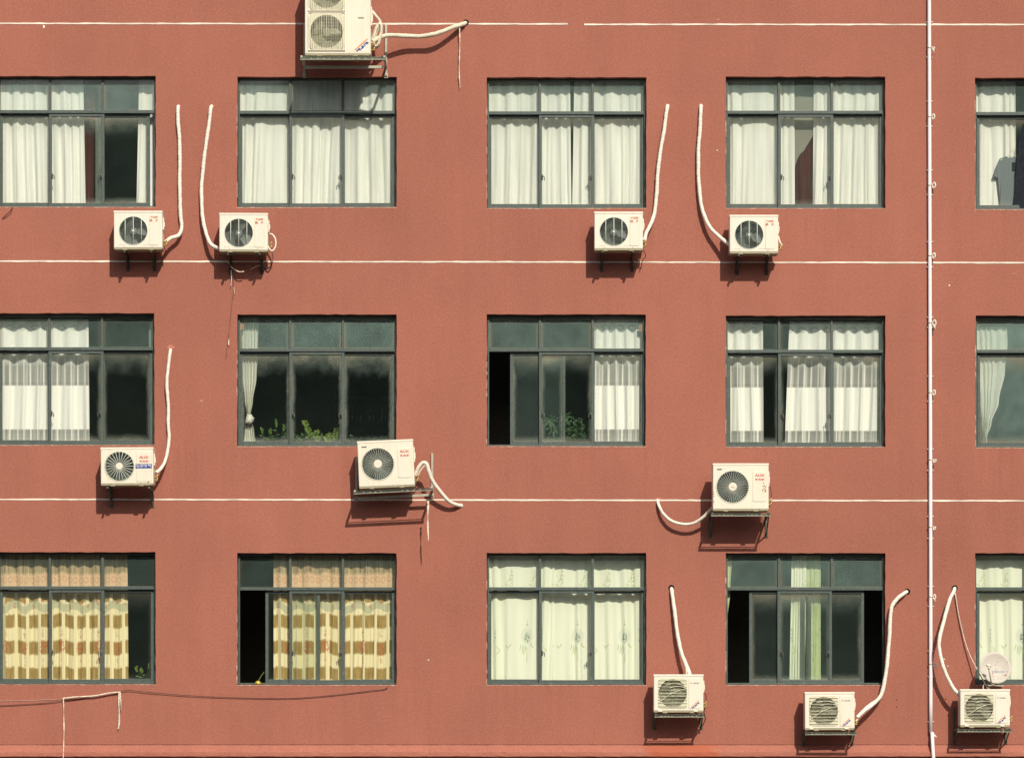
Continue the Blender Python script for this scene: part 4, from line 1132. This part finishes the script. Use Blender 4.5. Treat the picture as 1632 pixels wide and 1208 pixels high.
# ---------------------------------------------------------------- satellite dish
def dish():
    base = P(1579.5, 1099.5, .32)
    t = empty('satellite_dish', base, 'round pale rust-speckled satellite dish on unit in front of bottom right window', 'satellite dish')
    c = P(1586.3, 1064.3, .36) - base
    rot = Matrix.Rotation(R(-14), 4, 'X') @ Matrix.Rotation(R(6), 4, 'Z')
    bm = bmesh.new(); n = 48; rings = []
    for i in range(9):
        q = i / 8; r = .25 * q
        rings.append([bm.verts.new(c + rot @ Vector((r * math.cos(2 * math.pi * k / n), -.055 * q * q + .03, r * 1.03 * math.sin(2 * math.pi * k / n)))) for k in range(n)] if i else [bm.verts.new(c + rot @ Vector((0, .03, 0)))])
    for k in range(n): bm.faces.new((rings[0][0], rings[1][k], rings[1][(k + 1) % n]))
    for A, B in zip(rings[1:], rings[2:]):
        for k in range(n): bm.faces.new((A[k], A[(k + 1) % n], B[(k + 1) % n], B[k]))
    d = link('reflector', bm, mDish, t, True)
    so = d.modifiers.new('thickness', 'SOLIDIFY'); so.thickness = .006; so.offset = 1
    # lettering and rust flecks lie on the bowl
    def onbowl(x, z, lift=.003):
        q2 = (x * x + (z / 1.03) ** 2) / .0625
        return c + rot @ Vector((x, -.055 * q2 + .03 - lift, z))
    bm = text_bm('OCEAN', .20, .034, .02)
    for v in bm.verts: v.co = onbowl(v.co.x + .045, v.co.z - .05, .004)
    link('lettering', bm, mDishTxt, d)
    bm = bmesh.new(); rnd = random.Random(6)
    for k in range(34):
        x, z = rnd.uniform(-.05, .21), rnd.uniform(-.2, .13)
        if x * x + z * z > .05: continue
        s = rnd.uniform(.003, .009)
        bm.faces.new([bm.verts.new(onbowl(x + s * math.cos(a) * rnd.uniform(.6, 1.2), z + s * math.sin(a), .0035)) for a in [j * 1.05 for j in range(6)]])
    link('rust_speck', bm, mRust, d)
    foot = P(1580, 1089, .50) - base; feed = P(1575.5, 1062.5, .60) - base
    bm = bmesh.new(); tube(bm, [foot, feed], .011, 8); link('feed_arm', bm, mSteelL, t, True)
    bm = bmesh.new(); fz = feed
    tube(bm, [fz + Vector((-.035, -.012, .03)), fz + Vector((.0, 0, .02)), fz + Vector((.035, .02, .005))], .021, 10, rf=lambda i, n: (.75, 1.2, .8)[i]); tube(bm, [fz, fz + Vector((.01, 0, -.03))], .02, 8)
    link('feed_horn', bm, mCaseW, t, True)
    bm = bmesh.new()
    p0, p1 = P(1573, 1091.5, .40) - base, P(1600, 1092.5, .40) - base
    bar(bm, p0, p1, .022, .016)
    bar(bm, P(1576.5, 1091, .37) - base, P(1576.5, 1101, .35) - base, .016)
    bar(bm, P(1574.5, 1086, .37) - base, P(1574.5, 1101, .37) - base, .012)
    bar(bm, (p0 + p1) / 2 + Vector((0, .0, 0)), c + Vector((-.02, .06, -.10)), .022)
    bar(bm, foot, (p0 + p1) / 2, .014)
    link('mount', bm, mSteelL, t)
dish()

# ---------------------------------------------------------------- curtains
def curtain(label, edges, nf, amp, m, seed, group=None, d=-.27, style='lobe', nu=None, nv=36, warp=1.0):
    """edges: rows (py, x_left, x_right) from top to bottom; uv = (metres along the cloth, 0..1 from top to bottom)"""
    rnd = random.Random(seed); bm = bmesh.new(); uvl = bm.loops.layers.uv.new('UVMap')
    nu = nu or int(nf * 12)
    r1, r2, r3, r4 = (rnd.random() * 6.28 for _ in range(4))
    amps = [rnd.uniform(.55, 1.25) for _ in range(int(nf) * 2 + 6)]
    top, bot = edges[0][0], edges[-1][0]
    def ends(py):
        for (ya, la, ra), (yb, lb, rb) in zip(edges, edges[1:]):
            if py <= yb + 1e-6:
                t = (py - ya) / (yb - ya); t2 = t * t * (3 - 2 * t) if len(edges) > 2 else t
                return la + (lb - la) * t2, ra + (rb - ra) * t2
        return edges[-1][1:]
    width = max(e[2] - e[1] for e in edges) / 100
    g = []
    for j in range(nv + 1):
        t = j / nv; py = top + (bot - top) * t; xl, xr = ends(py)
        nar = (xr - xl) / (width * 100)
        row = []
        for i in range(nu + 1):
            s = i / nu
            ph = nf * s + warp * (.55 * math.sin(s * 5.1 + r1) + .35 * math.sin(s * 9.7 + r2)) + .10 * math.sin(t * 3 + s * 4 + r3)
            k = amps[int(abs(ph)) % len(amps)]
            f = ph - math.floor(ph)
            if style == 'lobe': z = k * (math.sin(math.pi * f) ** .75) - .4
            else: z = .5 * math.sin(2 * math.pi * ph)
            z += .22 * math.sin(2 * math.pi * (2.3 * ph + .3 * t) + r4) * (.3 + .7 * t)
            a = amp * (1.25 if m is mCream or m is mFloral else 1) * (.75 + .35 * t) * (1 + .5 * (1 - nar))
            px = xl + (xr - xl) * s + amp * 22 * math.sin(2 * math.pi * ph + 1.2) * (.25 + .4 * t) * min(1, s * 8, (1 - s) * 8)
            row.append(bm.verts.new(P(px, py, d + a * z)))
        g.append(row)
    for j in range(nv):
        for i in range(nu):
            f = bm.faces.new((g[j][i], g[j + 1][i], g[j + 1][i + 1], g[j][i + 1]))
            for lp, (a, b) in zip(f.loops, ((i, j), (i, j + 1), (i + 1, j + 1), (i + 1, j))):
                lp[uvl].uv = (seed * .37 + a / nu * width * 1.15, b / nv)
    c = recenter(bm); o = link('curtain', bm, m, None, True); o.location = c
    return tag(o, label, 'curtain', group)
G1, G2, G3, G4 = 'cream curtains of the top row', 'white banded sheer curtains of the middle row', 'gold checked curtains of the bottom row', 'pale green floral curtains of the bottom row'
def E_(x0, x1, y0, y1, xb0=None, xb1=None):
    return [(y0, x0, x1), (y1, xb0 if xb0 is not None else x0, xb1 if xb1 is not None else x1)]
# top row
curtain('cream curtain filling left half of first top-row window', E_(-14, 132.5, 112, 350, -14, 137), 7, .055, mCream, 11, G1)
curtain('narrow dark maroon curtain in first top-row window', E_(128, 151, 112, 350, 130, 152), 3, .03, mBrown, 12, None, -.33)
curtain('cream curtain at right edge of first top-row window', E_(222, 262, 112, 350, 217, 262), 2.4, .045, mCream, 13, G1)
curtain('cream curtain on left side of window below big two-fan unit', E_(370, 508, 112, 352, 370, 500), 5.5, .055, mCream, 14, G1)
curtain('cream curtain on right side of window below big two-fan unit', E_(500, 644, 112, 352, 494, 644), 6.5, .055, mCream, 15, G1, -.30)
curtain('cream curtain left of thin dark gap in third top-row window', E_(766, 908.5, 112, 354, 766, 911), 6, .055, mCream, 16, G1)
curtain('cream curtain right of thin dark gap in third top-row window', E_(915.5, 1042, 112, 354, 911.5, 1042), 6, .055, mCream, 17, G1)
curtain('cream curtain left of maroon curtain in fourth top-row window', E_(1146, 1266, 112, 354, 1146, 1267), 5.5, .055, mCream, 18, G1)
curtain('cream curtain right of maroon curtain in fourth top-row window', E_(1297, 1424, 112, 354, 1295, 1424), 6, .055, mCream, 19, G1)
curtain('maroon curtain in gap of fourth top-row window', E_(1258, 1306, 112, 354), 4, .035, mBrown, 20, None, -.35)
curtain('cream curtain beside hanging clothes at top right', E_(1546, 1618, 112, 356, 1546, 1620), 4, .05, mCream, 21, G1)
# added grey sheet standing in for a slanting reflection in the fourth top-row window
def pane_reflection(label, pts, d, seed):
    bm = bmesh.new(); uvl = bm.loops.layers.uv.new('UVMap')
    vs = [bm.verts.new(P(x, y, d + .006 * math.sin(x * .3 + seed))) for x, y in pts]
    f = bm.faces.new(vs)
    c = recenter(bm); o = link('pane_reflection', bm, mReflection, None); o.location = c
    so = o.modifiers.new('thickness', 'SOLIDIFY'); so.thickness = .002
    return tag(o, label, 'pane_reflection', 'grey reflection sheets in the fourth top-row window')
pane_reflection('translucent grey sheet imitating a pane reflection over maroon curtain', [(1242, 118), (1297, 118), (1297, 214), (1290, 226), (1281, 241), (1275, 246), (1270, 256), (1265, 272), (1258, 280), (1242, 284)], -.312, 1)
# middle row
curtain('wide banded sheer curtain in first middle-row window', E_(-20, 141, 509, 724, -20, 143), 6.5, .075, mEyelet, 31, G2, style='wave', warp=.25)
curtain('thin grey green curtain edge in first middle-row window', [(506, 237, 256), (640, 238, 256), (668, 243, 256), (724, 246, 256)], 2, .02, mSpare, 32, None)
curtain('pinstriped white curtain knotted near its bottom', [(505, 384, 412), (560, 385, 411), (600, 386, 409), (640, 390, 403), (657, 393, 400), (668, 393, 401), (684, 390, 405), (708, 388, 408)], 5, .035, mStripe, 33, None, -.26, style='wave', warp=.2)
curtain('banded sheer curtain beside indoor plant in third middle-row window', E_(944, 1023, 509, 724, 944, 1021), 4.5, .075, mEyelet, 34, G2, style='wave', warp=.25)
curtain('narrow banded sheer curtain left of dark gap in fourth middle-row window', E_(1148, 1216, 513, 726, 1148, 1217), 3, .075, mEyelet, 35, G2, style='wave', warp=.25)
curtain('wide banded sheer curtain right of dark gap in fourth middle-row window', E_(1258, 1402, 513, 726, 1250, 1398), 6.5, .075, mEyelet, 36, G2, style='wave', warp=.25)
curtain('plain grey green curtain strip at right of fourth middle-row window', E_(1394, 1422, 513, 726), 2, .03, mSpare, 37, None, -.31)
curtain('pale satin curtain gathered to the left at far right of middle row', [(521, 1546, 1605), (545, 1548, 1606), (590, 1557, 1602), (640, 1562, 1592), (675, 1565, 1580), (697, 1566, 1573), (716, 1565, 1574)], 5, .035, mSatin, 38, None, -.24, style='wave', warp=.4)
def knot():
    bm = bmesh.new(); c = P(397.5, 668, -.215)
    bmesh.ops.create_icosphere(bm, subdivisions=3, radius=.085)
    rnd = random.Random(4)
    for v in bm.verts:
        a = math.atan2(v.co.z, v.co.x)
        k = 1 + .18 * math.sin(5 * a + v.co.y * 30) + .12 * math.sin(v.co.z * 70 + v.co.x * 40)
        k *= 1 + .25 * math.sin(v.co.x * 25 + 1) * math.sin(v.co.z * 31 + 2)
        v.co = Vector((v.co.x * k * .80, v.co.y * .7, v.co.z * k * 1.08))
    m_ = Matrix.Rotation(R(25), 4, 'Y')
    for v in bm.verts: v.co = m_ @ v.co
    uvl = bm.loops.layers.uv.new('UVMap')
    for f in bm.faces:
        for lp in f.loops: lp[uvl].uv = (lp.vert.co.x + lp.vert.co.z, lp.vert.co.z)
    kn = next(o for o in bpy.data.objects if o.get('label', '').startswith('pinstriped'))
    o = link('knot', bm, mStripe, kn, True); o.location = c - kn.location
knot()
# bottom row
curtain('gold checked curtain in first bottom-row window', E_(-16, 203, 868, 1104, -16, 205), 11, .065, mPlaid, 41, G3, style='lobe', warp=.5)
curtain('gold checked curtain behind half open second bottom-row window', E_(436, 644, 868, 1104, 436, 644), 10, .065, mPlaid, 42, G3, style='lobe', warp=.5)
curtain('floral curtain on left of third bottom-row window', E_(766, 884, 868, 1104, 766, 882), 4.5, .05, mFloral, 43, G4)
curtain('floral curtain on right of third bottom-row window', E_(878, 1042, 868, 1104), 6.5, .05, mFloral, 44, G4, -.30)
curtain('floral curtain behind satellite dish', E_(1544, 1700, 868, 1104), 6, .05, mFloral, 45, G4)
curtain('narrow pale floral curtain bunched in fourth bottom-row window', E_(1262, 1286, 868, 1104, 1258, 1282), 2.5, .04, mFloral, 46, G4)
curtain('narrow lime curtain bunched beside pale floral one', E_(1284, 1308, 868, 1104, 1284, 1308), 2.5, .035, mLime, 47, None, -.29)
curtain('sliver of lime curtain tapering at left of fourth bottom-row window', [(868, 1146, 1168), (940, 1147, 1164), (990, 1147, 1159), (1030, 1140, 1155), (1104, 1130, 1150)], 2.5, .03, mLime, 48, None, -.24)

# ---------------------------------------------------------------- clothes on hangers
def garment(name, outline, d, thick, m, label, cat, seed):
    """outline in survey px, closed; puffed front and back"""
    rnd = random.Random(seed); bm = bmesh.new()
    n = len(outline); cx = sum(p[0] for p in outline) / n; cy = sum(p[1] for p in outline) / n
    def ring(k, dd): return [bm.verts.new(P(cx + (x - cx) * k, cy + (y - cy) * k, d + dd + .010 * math.sin(x * .35 + y * .07))) for x, y in outline]
    rs = [ring(.955, thick), ring(.985, thick * .8), ring(1, 0), ring(.985, -thick * .8), ring(.955, -thick)]
    for A, B in zip(rs, rs[1:]):
        for k in range(n): bm.faces.new((A[k], A[(k + 1) % n], B[(k + 1) % n], B[k]))
    for q, dd in ((rs[0], thick), (rs[-1], -thick)):
        bm.faces.new(q)
    bmesh.ops.triangulate(bm, faces=[f for f in bm.faces if len(f.verts) > 4])
    c = recenter(bm); o = link(name, bm, m, None); o.location = c
    return tag(o, label, cat)
sh = garment('shirt', [(1603.5, 249), (1607, 251.5), (1612, 252), (1616, 249.5), (1624, 253), (1634, 257), (1645, 279), (1638, 284), (1632, 276), (1632, 302), (1633, 332), (1613, 333), (1594, 333), (1594.5, 305), (1593.5, 276), (1591, 285.5), (1582.5, 280.5), (1587.5, 265), (1593, 253.5)], -.215, .02, mShirt, 'grey short sleeved shirt hanging behind top right window', 'shirt', 1)
bm = bmesh.new(); c = P(1616, 265, -.185) - sh.location; box(bm, c.x - .028, c.x + .028, c.y, c.y + .01, c.z - .07, c.z + .06); link('chest_pocket', bm, mCoat, sh)
hz = bmesh.new(); a = P(1612, 249, -.20)
tube(hz, spline([P(1594, 256, -.2) - sh.location, P(1612, 247, -.2) - sh.location, P(1632, 257, -.2) - sh.location], .02), .006, 6)
tube(hz, spline([P(1612, 247, -.2) - sh.location, P(1612, 240, -.2) - sh.location, P(1615, 236, -.2) - sh.location, P(1618, 239, -.2) - sh.location], .01), .004, 6)
link('hanger', hz, mWhiteP, sh, True)
garment('coat', [(1640, 190), (1650, 198), (1664, 215), (1672, 250), (1676, 300), (1678, 334), (1645, 336), (1613, 334), (1616, 315), (1621, 296), (1618, 280), (1620, 255), (1621, 232), (1625, 212), (1631, 198)], -.165, .018, mCoat, 'black coat hanging beside the grey shirt', 'coat', 2)

# ---------------------------------------------------------------- plants inside the windows
def leaf(bm, p, d, l, w, up):
    d = d.normalized(); s = d.cross(up)
    if s.length < .05: s = d.cross(Vector((1, 0, 0)))
    s.normalize(); u = s.cross(d)
    pr = ((0, 0), (.25, .8), (.55, 1), (.8, .65), (1, 0))
    L1, R1, Mid = [], [], []
    for t, k in pr:
        c = p + d * l * t - Vector((0, 0, 1)) * l * .18 * t * t
        Mid.append(bm.verts.new(c)); L1.append(bm.verts.new(c + s * w * k * .5 + u * w * .12 * k)); R1.append(bm.verts.new(c - s * w * k * .5 + u * w * .12 * k))
    for i in range(4):
        bm.faces.new((L1[i], Mid[i], Mid[i + 1], L1[i + 1])); bm.faces.new((Mid[i], R1[i], R1[i + 1], Mid[i + 1]))
def plant(name, label, px, py, d, stems, m, seed, style, group='plants on the inside window sills'):
    """stems: (dx px, height px, lean px)"""
    rnd = random.Random(seed); base = P(px, py, d)
    t = empty(name, base, label, 'plant', group)
    bm = bmesh.new(); st = bmesh.new()
    for dx, hgt, lean in stems:
        a = Vector((dx / 100, rnd.uniform(-.03, .03), 0)); b = a + Vector((lean / 100, rnd.uniform(-.04, .04), hgt / 100))
        mid = (a + b) / 2 + Vector((-lean / 400, 0, hgt / 900))
        Q = spline([a, mid, b], .012); tube(st, Q, .004, 5)
        if style == 'zz':
            for i, q in enumerate(Q):
                if i < len(Q) * .2 or i % 3: continue
                for s in (-1, 1):
                    leaf(bm, q, Vector((s * .9, -.35 + rnd.uniform(-.3, .3), .75 + rnd.uniform(-.2, .3))), .062 + rnd.random() * .02, .032, Vector((0, -1, .4)))
            leaf(bm, b, Vector((lean / 100 + .05, -.1, .5)), .07, .03, Vector((0, -1, 0)))
        elif style == 'spear':
            for k in range(3): leaf(bm, a.lerp(b, .75 + .1 * k), Vector((rnd.uniform(-.3, .3), rnd.uniform(-.3, 0), 1)), .10, .04, Vector((0, -1, 0)))
            for k in range(2): leaf(bm, a.lerp(b, .4 + .2 * k), Vector((rnd.choice((-1, 1)), -.3, .5)), .07, .02, Vector((0, -1, 0)))
        elif style == 'palm':
            for k in range(8):
                an = 2 * math.pi * k / 8 + rnd.uniform(-.2, .2)
                leaf(bm, b, Vector((math.cos(an), -.35, math.sin(an) * .8 - .1)), .13 + rnd.random() * .04, .042, Vector((0, -1, .2)))
        else:
            for k in range(int(hgt * 1.6)):
                q = a.lerp(b, rnd.uniform(.25, 1)) + Vector((rnd.uniform(-.10, .10), rnd.uniform(-.08, .08), rnd.uniform(-.06, .06)))
                leaf(bm, q, Vector((rnd.uniform(-1, 1), rnd.uniform(-1, .2), rnd.uniform(-.5, 1))), .05 + rnd.random() * .03, .026, Vector((0, -1, .3)))
    link('leaves', bm, m, t); link('stem', st, mLeafD, t, True)
    bm = bmesh.new(); n = 20
    prof = ((.06, -.16), (.075, -.02), (.082, -.02), (.082, .0), (.07, .0), (.066, -.02))
    rg = [[bm.verts.new((r * math.cos(2 * math.pi * k / n), r * math.sin(2 * math.pi * k / n), z)) for k in range(n)] for r, z in prof]
    for A, B in zip(rg, rg[1:]):
        for k in range(n): bm.faces.new((A[k], A[(k + 1) % n], B[(k + 1) % n], B[k]))
    bm.faces.new(rg[0][::-1]); bm.faces.new(rg[-1]); link('pot', bm, mPot, t, True)
    return t
plant('potted_plant', 'bright zz plant standing on sill in middle pane of knotted curtain window', 498, 707, -.34, [(-6, 33, -6), (-2, 24, -7), (4, 18, 4), (8, 12, 6)], mLeafY, 1, 'zz')
plant('potted_plant', 'small upright zz plant right of the bright one', 531, 708, -.34, [(-3, 15, -4), (3, 22, 3), (-8, 10, -4)], mLeafY, 2, 'zz')
plant('potted_plant', 'spear leaved plant in left pane near the knotted curtain', 432, 707, -.36, [(-12, 20, -2), (8, 34, 1), (2, 18, -4), (16, 26, 6), (-4, 16, 2)], mLeaf, 3, 'spear')
plant('potted_plant', 'low dark leafy plant at foot of bright zz plant', 472, 708, -.38, [(0, 12, 2), (-6, 10, -4), (8, 12, 4)], mLeafD, 4, 'bush')
plant('potted_plant', 'tiny leafy plant at left edge of right pane above tilted unit', 553, 707, -.34, [(0, 8, 2)], mLeafD, 5, 'bush')
plant('potted_plant', 'umbrella leaved plant beside banded sheer curtain', 884, 707, -.40, [(0, 26, -1), (-3, 38, -5), (5, 44, 10)], mLeafD, 6, 'palm')
plant('potted_plant', 'bushy green plant right of the umbrella leaved one', 914, 707, -.38, [(0, 38, 0), (-6, 30, -3), (8, 26, 5), (4, 32, 2)], mLeafD, 7, 'bush')
plant('potted_plant', 'thin leaved plant in dark right pane beside gold checked curtain', 229, 1086, -.34, [(-3, 20, -10), (4, 26, 6), (8, 34, 12), (0, 16, -4)], mLeafY, 8, 'spear')

# ---------------------------------------------------------------- shelf with bottles deep in the second middle-row room
def shelf():
    d = -2.6; b = P(594, 716, d)
    t = empty('bottle_shelf', b, 'dark wooden shelf deep inside the room with plants on its sill', 'shelf')
    bm = bmesh.new()
    for z in (.0, .42, .84): box(bm, -.62, .62, -.12, .12, z - .025, z)
    for x in (-.62, .62): box(bm, x - .02, x + .02, -.121, .121, -.9, 1.0)
    link('board', bm, mShelf, t)
    bm = bmesh.new(); n = 14
    prof = ((.035, 0), (.037, .02), (.037, .15), (.014, .20), (.013, .26), (.016, .262), (.016, .275))
    rg = [[bm.verts.new((r * math.cos(2 * math.pi * k / n), r * math.sin(2 * math.pi * k / n), z)) for k in range(n)] for r, z in prof]
    for A, B in zip(rg, rg[1:]):
        for k in range(n): bm.faces.new((A[k], A[(k + 1) % n], B[(k + 1) % n], B[k]))
    bm.faces.new(rg[0][::-1]); bm.faces.new(rg[-1])
    first = link('bottle', bm, mGlassB, None, True)
    spots = [(x, z) for z in (0, .42) for x in (-.45, -.34, -.20, -.05, .02, .16, .22, .36, .44)]
    for i, (x, z) in enumerate(spots):
        o = first if i == 0 else first.copy()
        if i: COL.objects.link(o)
        o.location = b + Vector((x, -.03, z + .001))
        tag(o, 'dim green glass bottle standing on the dark shelf', 'bottle', 'bottles on the dark shelf')
shelf()

# ---------------------------------------------------------------- little brass thing with a yellow stalk on the open sill
def ornament():
    b = P(411, 1091.5, -.03)
    t = empty('brass_pot', b, 'tiny brass pot with yellow stalk on sill of half open second bottom-row window', 'ornament')
    bm = bmesh.new(); n = 20
    prof = ((.02, 0), (.045, .012), (.052, .03), (.045, .05), (.03, .056), (.034, .066), (.02, .066))
    rg = [[bm.verts.new((r * math.cos(2 * math.pi * k / n), r * math.sin(2 * math.pi * k / n), z)) for k in range(n)] for r, z in prof]
    for A, B in zip(rg, rg[1:]):
        for k in range(n): bm.faces.new((A[k], A[(k + 1) % n], B[(k + 1) % n], B[k]))
    bm.faces.new(rg[0][::-1]); bm.faces.new(rg[-1]); link('bowl', bm, mYellow, t, True)
    bm = bmesh.new(); tube(bm, spline([(0, 0, .05), (.03, .01, .11), (.06, .015, .16), (.10, .02, .21)], .02), .007, 6); link('stalk', bm, mLeafY, t, True)
ornament()
bm = bmesh.new(); c = P(1022, 523.5, -.15); box(bm, -.04, .04, -.001, .001, 0, .11)
o = link('paper_note', bm, simple('orange_paper', (.30, .13, .085), .9, .1), None); o.location = c - Vector((0, 0, .05)); tag(o, 'small orange paper stuck in top corner of third middle-row window', 'paper')
bm = bmesh.new(); box(bm, -.035, .035, -.001, .001, 0, .09)
o = link('paper_note', bm, bpy.data.materials['orange_paper'], None); o.location = P(386, 525, -.15); tag(o, 'small orange paper in top left corner of knotted curtain window', 'paper')

# ---------------------------------------------------------------- ground, light, camera
bm = bmesh.new(); vs = [bm.verts.new((x, y, 0)) for x, y in ((-400, -400), (400, -400), (400, 400), (-400, 400))]; bm.faces.new(vs)
g_ = link('ground', bm, mGround); g_['kind'] = 'structure'

def ridge():  # unseen hill added behind the camera to darken pane reflections
    bm = bmesh.new(); rnd = random.Random(9); nx, ny = 70, 10; g = []
    for j in range(ny + 1):
        row = []
        for i in range(nx + 1):
            x = -230 + 460 * i / nx; t = j / ny
            h = (48 + 4 * math.sin(x * .031 + 1) + 3.5 * math.sin(x * .083) + rnd.uniform(-1, 1)) * math.sin(math.pi * min(1, t * .95 + .02)) ** .7
            row.append(bm.verts.new((x, -100 - 90 * t + rnd.uniform(-1, 1), h - .6)))
        g.append(row)
    for j in range(ny):
        for i in range(nx): bm.faces.new((g[j][i], g[j][i + 1], g[j + 1][i + 1], g[j + 1][i]))
    o = link('unseen_hill', bm, mUnseenHill, None, True); o['kind'] = 'structure'
ridge()
SUN = Vector((.285, -1, .82)).normalized()
ld = bpy.data.lights.new('sun', 'SUN'); ld.energy = 4.4; ld.angle = R(.5); ld.color = (1, .93, .79)
lo = bpy.data.objects.new('sun', ld); COL.objects.link(lo); lo.location = SUN * 60
lo.rotation_euler = SUN.to_track_quat('Z', 'Y').to_euler()
w = bpy.data.worlds.new('World'); sc.world = w; w.use_nodes = True
nt = w.node_tree; bg = nt.nodes['Background']
sky = nt.nodes.new('ShaderNodeTexSky'); sky.sky_type = 'NISHITA'; sky.sun_disc = False
sky.sun_elevation = math.asin(SUN.z); sky.sun_rotation = math.atan2(SUN.x, SUN.y)
sky.dust_density = 3.0; sky.air_density = 1.2
nt.links.new(sky.outputs[0], bg.inputs[0]); bg.inputs[1].default_value = .09

cd = bpy.data.cameras.new('camera'); cam = bpy.data.objects.new('camera', cd); COL.objects.link(cam)
cam.location = (0, -D, CZ); cam.rotation_euler = (R(90), 0, 0)
cd.sensor_width = 36; cd.lens = 36 * D / 16.32; cd.shift_y = (HY - 604) / 1632; cd.clip_start = .5; cd.clip_end = 2000
sc.camera = cam
sc.view_settings.view_transform = 'Standard'; sc.view_settings.look = 'None'
sc.view_settings.exposure = 0; sc.view_settings.gamma = 1
sc.cycles.max_bounces = 8; sc.cycles.transparent_max_bounces = 16; sc.cycles.diffuse_bounces = 4
sc.cycles.sample_clamp_indirect = 4; sc.cycles.caustics_reflective = False; sc.cycles.caustics_refractive = False
